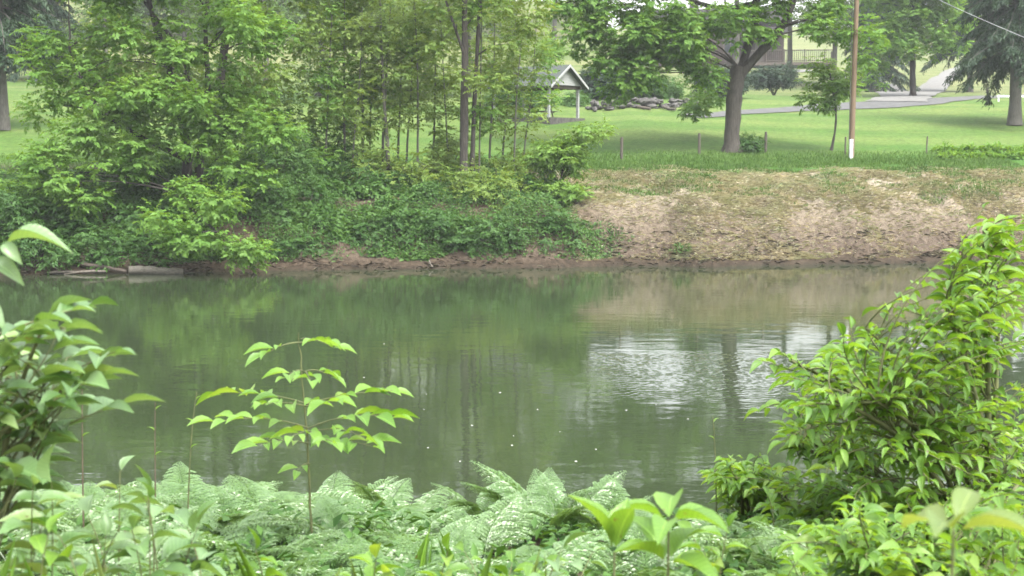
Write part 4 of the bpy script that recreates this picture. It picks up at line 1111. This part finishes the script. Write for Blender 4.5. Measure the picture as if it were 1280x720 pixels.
# flecks drifting on the water
m_ = MB(); a_ = np.arange(6)/6*6.283
m_.add(np.vstack([np.stack([np.cos(a_)*0.05, np.sin(a_)*0.035, 0*a_+0.004], -1), [(0, 0, 0.02)]]), [(q, (q+1) % 6, 6) for q in range(6)])
fm = m_.mesh('floating_petal', M['fleck'])
spots = [(267, 399), (283, 517), (535, 560), (533, 493), (640, 557), (783, 513), (642, 545), (720, 577), (575, 577), (530, 512), (700, 540), (745, 562), (860, 524), (820, 506), (590, 532), (455, 472), (905, 470), (625, 491), (480, 430), (672, 512)]
for q, (px, py) in enumerate(spots):
    r = ray(px, py); p = np.array([0, 0, CAMZ])+r*(CAMZ/-r[2])
    o = bpy.data.objects.new('floating_petal', fm); COL.objects.link(o); o.location = (p[0], p[1], 0.004); o.rotation_euler = (0, 0, q*1.3); s_ = 0.3+0.35*((q*37) % 10)/10*p[1]/30; o.scale = (s_,)*3
    tag(o, 'tiny pale petal drifting on the calm green water', 'petal', 'pale petals drifting on the water')

# ------------------------------------------------------------------ near bank plants
def gpos(px, d):
    p = at(px, 600, d); return np.array([p[0], p[1], gz(p[0], p[1])])
def bez(a, b_, c, n=12):
    t = np.linspace(0, 1, n)[:, None]
    return (1-t)**2*np.asarray(a)+2*t*(1-t)*np.asarray(b_)+t*t*np.asarray(c)
def leafy_twig(sm, lm, rng, P, r0, nleaf, L, W, f0=0.3, ang=0.85, droop=0.3, tpl=T5, tone=0.5, up=1.0, terminal=True, level=0.6, jit=0.4):
    """alternate leaves along a twig path"""
    P = np.asarray(P, float)
    sm.tube(P, np.linspace(r0, r0*0.35, len(P)), 5)
    t = np.linspace(0, 1, len(P)); u = np.linspace(f0, 1.0, nleaf)
    Q = np.stack([np.interp(u, t, P[:, k_]) for k_ in range(3)], -1)
    T = np.gradient(P, axis=0); Tq = unit(np.stack([np.interp(u, t, T[:, k_]) for k_ in range(3)], -1))
    side = unit(np.cross(Tq, np.array([0, 0, 1.0])+0.15*rng.normal(size=3)))
    sg = np.where(np.arange(nleaf) % 2, 1, -1)[:, None]
    a = np.full(nleaf, ang); a[-1] = 0.1 if terminal else ang
    D = Tq*np.cos(a)[:, None]+side*sg*np.sin(a)[:, None]+jit*rvec(rng, nleaf); D = unit(D); D[:, 2] *= level; D[:, 2] -= droop*rng.uniform(0.3, 1.3, nleaf)
    N = np.array([0, 0, up])+(0.2+0.6*jit)*rvec(rng, nleaf)
    Lj = L*rng.uniform(0.55, 1.2, nleaf)*np.interp(u, [f0, 0.6, 1], [0.9, 1.05, 0.85])
    Dn = unit(D)
    pet = 0.10*Lj
    for q in range(nleaf):
        pass
    put_leaves(lm, tpl, Q+Dn*pet[:, None], D, N, Lj, W*Lj/L, np.clip(tone+0.3*rng.normal(size=nleaf), 0, 1))
    # petioles
    for q in range(nleaf):
        sm.tube([Q[q], Q[q]+Dn[q]*pet[q]*1.15], r0*0.3, 3, cap=False)

def in_poly(px, py, poly):
    c = False; n = len(poly); j = n-1
    for i_ in range(n):
        xi, yi = poly[i_]; xj, yj = poly[j]
        if (yi > py) != (yj > py) and px < (xj-xi)*(py-yi)/(yj-yi)+xi: c = not c
        j = i_
    return c
def shrub_from(name, label, cat, base, poly, drange, ntw, nleaf, L, W, leaf, seed, lean=(0, 0), tw=0.35, droop=0.3, r0=0.006, group=None, bark='twig', nmain=6, tpl=T5, extra=(), ang=0.85, level=0.6):
    rng = np.random.default_rng(seed); base = np.asarray(base, float)
    root = thing(name, label, cat, base, group)
    sm = MB(); lm = MB()
    xs_ = [p[0] for p in poly]; ys_ = [p[1] for p in poly]
    tips = list(extra)
    while len(tips) < ntw+len(extra):
        px, py = rng.uniform(min(xs_), max(xs_)), rng.uniform(min(ys_), max(ys_))
        if in_poly(px, py, poly): tips.append((px, py, rng.uniform(*drange)))
    tips = [at(*t_)-base for t_ in tips]
    zt = max(t_[2] for t_ in tips)
    mains = []
    for q in range(nmain):
        e = tips[rng.integers(len(tips))]
        P = bez(np.array([rng.normal()*0.08, rng.normal()*0.08, -0.05]), np.array([e[0]*0.35, e[1]*0.35, e[2]*0.65]), e*0.96, 14)
        sm.tube(P, np.linspace(r0*2.0, r0*0.7, 14), 6); mains.append(P)
    allm = np.concatenate(mains)
    for e in tips:
        dd = np.linalg.norm(allm-e, axis=1)+1.5*np.maximum(0, allm[:, 2]-e[2]+0.12)
        cand = np.argsort(np.abs(dd-tw))[:6]
        a = allm[cand[rng.integers(len(cand))]] if dd.min() < tw*2.5 else allm[int(np.argmin(dd))]
        v = e-a
        mid = (a+e)/2+np.array([lean[0], lean[1], 0.12])*np.linalg.norm(v)
        leafy_twig(sm, lm, rng, bez(a, mid, e, 9), r0*0.55, nleaf, L, W, 0.25, ang, droop, tpl, rng.uniform(0.2, 0.8), level=level)
    sm.build('stem', M[bark], root); lm.build('foliage', M[leaf], root)
    return root

# -- big bright shrub on the right
shrub_from('leafy_shrub', 'large bright green shrub rising over the water at the right edge', 'shrub', gpos(1240, 5.0),
           [(1215, 285), (1300, 270), (1310, 700), (1100, 660), (1010, 600), (960, 535), (985, 500), (955, 455), (1000, 470), (1075, 400), (1120, 420), (1185, 360)], (4.3, 5.4), 360, 9, 0.070, 0.028, 'shrub', 801,
           (-0.25, 0), 0.32, 0.18, 0.007, bark='twig', nmain=14, level=0.8,
           extra=[(1229, 262, 4.8), (955, 452, 4.7), (952, 512, 4.6), (975, 440, 4.7), (1075, 398, 4.8), (1085, 412, 4.7), (1222, 292, 4.8), (1205, 310, 4.7), (1190, 325, 4.8), (1120, 385, 4.8), (1000, 455, 4.7), (1050, 440, 4.8), (1275, 280, 4.9), (1270, 310, 4.9)])
shrub_from('leafy_shrub', 'low dense green shrub sprawling at the foot of the large bright one', 'shrub', gpos(1090, 5.3),
           [(900, 585), (940, 560), (1000, 575), (1100, 600), (1200, 640), (1300, 660), (1300, 740), (1180, 720), (1080, 690), (980, 640), (905, 610)], (4.6, 5.5), 170, 9, 0.066, 0.03, 'shrub', 802,
           (-0.1, 0), 0.28, 0.25, 0.006, nmain=9)
shrub_from('leafy_shrub', 'small green shrub between the ferns and the large bright one', 'shrub', gpos(930, 5.6),
           [(880, 590), (915, 570), (960, 575), (970, 620), (900, 625)], (5.0, 5.8), 60, 8, 0.06, 0.026, 'shrub', 803, (-0.1, 0), 0.2, 0.25, 0.005, nmain=5)
shrub_from('leafy_shrub', 'low bright leafy shrub filling the lower corner below the large bright one', 'shrub', gpos(1150, 4.1),
           [(985, 650), (1060, 625), (1300, 610), (1300, 740), (960, 740)], (3.5, 4.5), 150, 8, 0.062, 0.027, 'shrub', 808, (-0.1, 0), 0.25, 0.2, 0.005, nmain=10, level=0.9)
# -- glossy shrub on the left
shrub_from('glossy_shrub', 'shrub with large glossy pale-shining leaves at the left edge', 'shrub', gpos(-60, 3.1),
           [(-50, 400), (60, 385), (95, 410), (110, 440), (125, 470), (100, 520), (60, 560), (20, 600), (-60, 620)], (2.8, 3.3), 46, 5, 0.105, 0.043, 'glossy', 804,
           (0.2, 0), 0.3, 0.0, 0.006, nmain=7, ang=0.75, level=0.2, tpl=TF,
           extra=[(70, 420, 3.0), (104, 385, 3.0), (142, 440, 3.0), (120, 470, 2.95), (142, 508, 3.05), (55, 395, 3.0), (75, 450, 3.0)])
rt = gpos(-70, 2.9)
tw_ = thing('arching_sprig', 'arching sprig with one big curled leaf at the left edge', 'sprig', rt)
sm = MB(); lm = MB()
P = bez((0, 0, 0), at(-60, 330, 2.8)-rt, at(10, 303, 2.75)-rt, 14); sm.tube(P, np.linspace(0.006, 0.002, 14), 6)
e = P[-1]
tl = leaf_tpl(8, 0.5, 0.4, 0.45)
put_leaves(lm, tl, [e, e+np.array([-0.01, 0, -0.004]), P[11], P[9], P[8]], [(1, -0.05, 0.28), (0.55, -0.35, -0.35), (0.9, -0.2, -0.4), (0.8, -0.4, -0.35), (0.5, -0.6, 0.1)],
           [(-0.15, -0.15, 1), (-0.3, -0.6, 0.8), (0, -0.7, 0.7), (0, -0.4, 0.9), (0, 0, 1)], [0.115, 0.05, 0.07, 0.075, 0.07], [0.056, 0.028, 0.035, 0.036, 0.034], [0.7, 0.5, 0.3, 0.4, 0.4])
sm.build('stem', M['twig'], tw_); lm.build('foliage', M['glossy'], tw_)

# -- lone sapling in the middle
b = gpos(388, 4.7); dS = 4.7
sp = thing('lone_sapling', 'lone slender sapling with tiers of drooping leaves in front of the water', 'sapling', b)
rng = np.random.default_rng(805)
sm = MB(); lm = MB()
def loc(px, py, d): return at(px, py, d)-b
P = np.array([(0, 0, -0.05), loc(391, 640, dS), loc(389, 560, dS), loc(383, 500, dS), loc(378, 450, dS), loc(373, 416, dS)])
t = np.linspace(0, 1, 6); tt = np.linspace(0, 1, 24); P = np.stack([np.interp(tt, t, P[:, k_]) for k_ in range(3)], -1)
P[1:-1, :2] += (np.cumsum(rng.normal(size=(22, 2)), 0)*0.0022); sm.tube(P, np.linspace(0.0052, 0.0016, 24), 7)
tiers = [((377, 428), (352, 428), (334, 442), 4.62, 4, 0.105), ((377, 428), (395, 420), (414, 434), 4.75, 4, 0.10), ((376, 424), (384, 421), (404, 428), 4.5, 3, 0.09),
         ((381, 465), (370, 458), (358, 472), 4.6, 4, 0.085), ((381, 465), (395, 458), (412, 470), 4.7, 4, 0.085), ((381, 464), (384, 466), (388, 476), 4.4, 3, 0.08),
         ((384, 505), (330, 487), (280, 492), 4.8, 7, 0.10), ((384, 505), (440, 488), (485, 490), 4.7, 7, 0.10), ((385, 508), (400, 500), (420, 502), 4.35, 5, 0.09), ((385, 508), (350, 500), (330, 505), 4.4, 5, 0.09),
         ((386, 535), (330, 515), (272, 527), 4.55, 8, 0.10), ((386, 535), (440, 512), (488, 522), 4.55, 8, 0.10), ((386, 540), (390, 535), (365, 545), 4.2, 6, 0.09), ((387, 540), (430, 530), (455, 548), 4.4, 6, 0.095),
         ((388, 555), (350, 545), (325, 557), 4.5, 6, 0.095), ((388, 555), (425, 545), (465, 558), 4.5, 6, 0.095), ((388, 550), (400, 545), (415, 552), 4.2, 5, 0.085), ((388, 580), (378, 578), (372, 588), 4.6, 3, 0.07)]
for (a_, m1, e_, dd, nl, L) in tiers:
    leafy_twig(sm, lm, rng, bez(loc(*a_, dS), loc(*m1, (dS+dd)/2), loc(*e_, dd), 9), 0.0028, nl, L*1.08, L*0.48, 0.3 if nl > 4 else 0.55, 0.7, 0.10, TF, 0.55, 1.0, level=0.4, jit=0.36)
sm.build('stem', M['twig'], sp); lm.build('foliage', M['seedling'], sp)

# -- ferns
def frond_mesh(rng, L=0.62, arch=0.5, npair=24):
    m_ = MB()
    u = np.linspace(0, 1, 26)
    # rachis rises, then bends over to lie level
    th = np.interp(u, [0, 0.35, 1], [1.25, 0.45*arch+0.2, -0.25*arch])
    dx = np.cos(th); dz = np.sin(th)
    P = np.stack([np.concatenate([[0], np.cumsum(dx)[:-1]])/25*L, 0*u, np.concatenate([[0], np.cumsum(dz)[:-1]])/25*L], -1)
    P[:, 1] = 0.02*np.sin(u*5+rng.random()*6)
    m_.tube(P, np.linspace(0.0035, 0.0010, 26), 5, 0.3)
    T = unit(np.gradient(P, axis=0))
    for q in range(npair):
        f = 0.22+0.78*(q+0.5)/npair
        p = np.array([np.interp(f, u, P[:, k_]) for k_ in range(3)]); tq = np.array([np.interp(f, u, T[:, k_]) for k_ in range(3)])
        ln = L*0.235*math.sin(math.pi*min(1, ((f-0.18)/0.84))**0.62)**0.9
        for s in (-1, 1):
            nrm = np.cross(tq, (0, 1, 0))*-1
            if nrm[2] < 0: nrm = -nrm
            d_ = unit(np.array([0, s, 0])*0.92+tq*0.42+0.05*rng.normal(size=3)); 
            k_ = max(4, int(ln/0.0085))
            w_ = (np.arange(k_)+0.5)/k_
            pp = p+d_*(w_*ln)[:, None]+nrm*(0.012*np.sin(w_*3.14)-0.25*ln*w_*w_)[:, None]
            wid = ln*0.20*(1-w_)**0.7+0.004
            for s2 in (-1, 1):
                dd = unit(np.tile(d_*0.45+s2*tq*0.9, (k_, 1))+0.08*rng.normal(size=(k_, 3)))
                put_leaves(m_, T1, pp, dd, np.tile(nrm, (k_, 1))+0.22*rng.normal(size=(k_, 3)), wid, np.full(k_, 0.0105*(0.6+0.5*ln/0.18)), np.clip(0.5+0.25*rng.normal(size=k_), 0, 1))
    return m_.mesh('frond', M['fern'], False)
rng = np.random.default_rng(810)
FR = [frond_mesh(rng, L, a_) for L, a_ in ((0.68, 0.45), (0.6, 0.6), (0.72, 0.35), (0.55, 0.8), (0.64, 0.5))]
def fern(x, y, label, group, sc=1.0, nf=7, lift=0.0, tilt=0.0):
    r_ = thing('fern', label, 'fern', (x, y, gz(x, y)+lift), group, rng.uniform(0, 6.28))
    a0 = rng.uniform(0, 6.28)
    for q in range(nf):
        o = bpy.data.objects.new('frond', FR[rng.integers(len(FR))]); COL.objects.link(o); o.parent = r_
        o.rotation_euler = (rng.normal()*0.12, rng.normal()*0.16+tilt, a0+q*6.28/nf+rng.normal()*0.25)
        s_ = sc*rng.uniform(0.85, 1.2); o.scale = (s_, s_, s_)
def fern_zone(px):
    if px < 390: return 'feathery green fern in the mass left of the lone sapling', 'ferns left of the lone sapling'
    if px < 720: return 'feathery green fern between the lone sapling and the open gap of water', 'ferns right of the lone sapling'
    return 'feathery green fern at the foot of the bright shrubs', 'ferns below the bright shrubs'
cnt = 0
for yy in np.arange(4.1, 6.8, 0.21):
    for xx in np.arange(-2.4, 2.45, 0.27):
        x = xx+rng.uniform(-0.16, 0.16); y = yy+rng.uniform(-0.14, 0.14)
        px = 640+x/y*F
        if not -40 < px < 1300: continue
        topz = gz(x, y)+0.62
        # fern canopy outline of the photograph: high at the left, a dip right of the middle
        lim = np.interp(px, [-60, 60, 200, 330, 480, 560, 640, 700, 760, 860, 960, 1100, 1340], [566, 574, 572, 562, 588, 592, 615, 642, 642, 612, 600, 635, 645])
        zlim = at(px, lim, y)[2]
        h_ = zlim-gz(x, y)
        if h_ < 0.28 or (px > 1080 and y < 5): continue
        sc = min(0.60, max(0.36, h_/0.55))
        fern(x, y, *fern_zone(px), sc*rng.uniform(0.85, 1.0), 7, tilt=0.16)
        cnt += 1
for (px, d, sc) in [(595, 5.6, 1.0), (640, 5.5, 1.05), (672, 5.3, 1.05), (705, 5.2, 1.0), (200, 5.9, 0.9), (470, 5.9, 0.95), (760, 5.2, 0.9)]:
    p = gpos(px, d)
    fern(p[0], p[1], f'upright fern fronds standing above the mass {"at the gap of water" if 580 < px < 780 else "by the glossy shrub" if px < 240 else "by the small shrub" if px > 780 else "near the lone sapling"}', 'fern fronds standing against the water', sc*0.52, 4, 0, -0.25)

# -- broad-leaved weeds and seedlings
def seedling(label, px, py, d, nl, L, W, leaf, seed, group=None, up=1.0, tilt=0.5, name='seedling', lean=(0, 0), whorls=2):
    rng = np.random.default_rng(seed); b = gpos(px, d); top = at(px, py, d)-b
    root = thing(name, label, 'seedling', b, group)
    sm = MB(); lm = MB()
    P = bez((0, 0, -0.03), (top[0]*0.2+lean[0], top[1]*0.3+lean[1], top[2]*0.6), top, 12); sm.tube(P, np.linspace(0.005, 0.002, 12), 6)
    for wq in range(whorls):
        c = P[-1-2*wq]; a0 = rng.uniform(0, 6)
        n = nl
        a = a0+np.arange(n)*6.283/n+0.3*rng.normal(size=n)
        D = np.stack([np.cos(a), np.sin(a), np.full(n, tilt)+0.25*rng.normal(size=n)], -1)
        put_leaves(lm, T5, np.tile(c, (n, 1))+unit(D)*0.012, D, np.array([0, 0, up])+0.25*rvec(rng, n), L*rng.uniform(0.75, 1.1, n), W*rng.uniform(0.8, 1.1, n), rng.random(n))
    sm.build('stem', M['twig'], root); lm.build('foliage', M[leaf], root)
    return root
seedling('pale olive seedling with four big leaves, the plant closest to the viewer', 1192, 662, 1.75, 4, 0.10, 0.042, 'olive', 821, tilt=0.35, whorls=1)
seedling('big bright green seedling with broad leaves before the gap of water', 836, 650, 2.7, 5, 0.125, 0.06, 'seedling', 822, tilt=0.25)
seedling('bright seedling with one upright pointed leaf beside the broad one', 768, 690, 2.6, 3, 0.12, 0.05, 'seedling', 823, tilt=1.8, whorls=1)
wl = [(150, 590, 3.3, 'broad pale leaf plant standing in the ferns'), (185, 625, 3.0, 'wide-leaved dark seedling'), (110, 645, 3.1, 'low wide-leaved plant near the left edge'), (60, 670, 2.7, 'bright broad-leaved plant by the left corner'),
      (235, 660, 3.1, 'broad-leaved plant with reflecting leaves'), (20, 600, 2.9, 'shaded plant under the glossy shrub'), (700, 690, 3.2, 'dark pointed-leaved plant'), (910, 660, 3.2, 'bright weed'),
      (1010, 690, 3.4, 'green weed'), (1075, 645, 4.0, 'tall green weed'), (1130, 690, 3.6, 'green weed'), (1240, 690, 2.8, 'dark weed'), (320, 690, 3.3, 'weed'), (560, 690, 3.4, 'weed'), (470, 700, 3.3, 'weed'), (960, 620, 4.6, 'weed'), (640, 705, 3.3, 'weed'), (1280, 640, 3.6, 'weed')]
lab2 = ['pale broad-leaved plant standing tallest in the ferns left of the sapling', 'wide-leaved dark green plant low in the ferns left of the sapling', 'low wide-leaved plant below the glossy shrub', 'bright broad-leaved plant in the lower left corner',
        'broad-leaved plant with shining leaves among the left ferns', 'shaded plant just under the glossy shrub leaves', 'dark pointed-leaved plant below the gap of water', 'green weed just right of the big bright seedling',
        'green weed between the big bright seedling and the olive seedling', 'tall green weed left of the olive seedling', 'green weed touching the olive seedling on its left', 'dark green weed in the lower right corner',
        'green weed in the ferns below the lone sapling', 'green weed at the bottom middle among ferns', 'green weed at the bottom below the sapling, right of its stem', 'green weed at the foot of the small shrub', 'green weed at the bottom just left of the water gap', 'green weed at the right edge under the large shrub']
for q, (px, py, d, _) in enumerate(wl):
    rg = np.random.default_rng(830+q); b = gpos(px, d)
    root = thing('broadleaf_plant', lab2[q], 'plant', b, 'broad-leaved plants among the ferns'); sm = MB(); lm = MB()
    for st in range(2+q % 3):
        e = at(px+rg.normal()*28*(st > 0), py+abs(rg.normal())*22*(st > 0), d+rg.normal()*0.08)-b
        leafy_twig(sm, lm, rg, bez((rg.normal()*0.02, rg.normal()*0.02, -0.03), (e[0]*0.1+rg.normal()*0.05, e[1]*0.2, e[2]*0.6), e, 12), 0.003, 10 if q < 6 else 13, 0.10 if q < 6 else 0.08, 0.052 if q < 6 else 0.034, 0.12, 1.0, 0.15, T5, rg.uniform(0.2, 0.8))
    sm.build('stem', M['twig'], root); lm.build('foliage', M['glossy' if q in (0, 1, 2, 4, 5, 6) else 'shrub'], root)
# grass clumps among the ferns
for q, (px, py, d, n, lab) in enumerate([(285, 690, 3.2, 9, 'yellow-green grass clump at the bottom left of the sapling'), (432, 690, 3.3, 8, 'upright yellow-green grass clump below the sapling'), (542, 632, 4.2, 6, 'bright upright grass shoot in the middle of the ferns'),
                                         (680, 690, 3.3, 7, 'grass clump below the gap of water'), (20, 700, 2.6, 7, 'grass clump in the lower left corner'), (110, 700, 2.9, 6, 'grass clump near the lower left corner'), (620, 700, 3.1, 8, 'grass clump at the bottom middle')]):
    rng2 = np.random.default_rng(860+q); b = gpos(px, d); top = at(px, py, d)-b
    a_ = rng2.uniform(0, 6.28, n); m_ = MB(); tg = leaf_tpl(6, 0.25, 0.3, 0.3)
    D = np.stack([0.22*np.cos(a_), 0.22*np.sin(a_), np.ones(n)], -1); N = np.stack([-np.cos(a_), -np.sin(a_), 0.25+0*a_], -1)
    put_leaves(m_, tg, np.stack([0.02*np.cos(a_), 0.02*np.sin(a_), 0*a_-0.02], -1), D, -N, (top[2])*rng2.uniform(0.7, 1.15, n), rng2.uniform(0.010, 0.017, n), rng2.random(n))
    o = m_.build('grass_clump', M['olive' if q % 2 else 'seedling']); o.location = b; tag(o, lab, 'grass', 'grass clumps among the ferns')
# thin bare stalks in front of the water
for q, (px, y0, y1, d, lab) in enumerate([(102, 560, 450, 4.6, 'thin dark stalk standing before the water nearest the glossy shrub'), (193, 560, 503, 5.0, 'short dark stalk before the water between glossy shrub and sapling'), (232, 560, 490, 5.0, 'pale curved stalk before the water left of the sapling'),
                                          (897, 590, 520, 5.4, 'thin curling stalk before the shining patch of water')]):
    b = gpos(px, d); tp = at(px+(14 if q == 2 else -6 if q == 3 else 1), y1, d)-b; m_ = MB()
    P = bez((0, 0, -0.02), (tp[0]*0.3, 0, tp[2]*0.7), tp, 12); m_.tube(P, np.linspace(0.0035, 0.0014, 12), 5)
    rt_ = thing('bare_stalk', lab, 'stalk', b, 'bare stalks before the water'); m_.build('stem', M['browntwig' if q < 2 else 'twig'], rt_)
    lm = MB(); n = 3; put_leaves(lm, T3, P[[6, 8, 10]], np.array([(0.6, 0, 0.6), (-0.6, 0, 0.6), (0.5, 0.2, 0.7)]), np.array([(0, 0, 1.)]*3), 0.03, 0.010, 0.5); lm.build('foliage', M['seedling'], rt_)
# undergrowth that fills the floor between the plants
rng = np.random.default_rng(900)
n = 26000
x = rng.uniform(-3.2, 3.2, n); y = rng.uniform(2.2, 6.6, n)
z = gheight(x, y)+rng.random(n)**1.5*0.15*np.clip((6.4-y)/1.5, 0.1, 1)
m_ = MB(); D = rvec(rng, n); D[:, 2] *= 0.4
put_leaves(m_, T1, np.stack([x, y, z], -1), D, np.array([0, 0, 1.0])+0.5*rvec(rng, n), rng.uniform(0.03, 0.07, n), rng.uniform(0.018, 0.035, n), np.clip(fbm(x, y, 95)+0.3*rng.normal(size=n), 0, 1))
tag(m_.build('undergrowth', M['ivy']), 'low tangled undergrowth between the ferns on the near bank', 'undergrowth', kind='stuff')

# ------------------------------------------------------------------ damp air
hm, hn, hout = newmat('haze')
pv = nd(hn, 'ShaderNodeVolumePrincipled'); pv.inputs['Color'].default_value = (0.9, 0.93, 0.95, 1); pv.inputs['Density'].default_value = 0.00038; pv.inputs['Anisotropy'].default_value = 0.2
hn.links.new(pv.outputs[0], hout.inputs['Volume'])
m_ = MB(); m_.box((-450, -90, -4), (450, 790, 60)); hz = m_.build('haze', hm, smooth=False)
tag(hz, 'thin damp haze in the valley air', 'haze', kind='stuff')
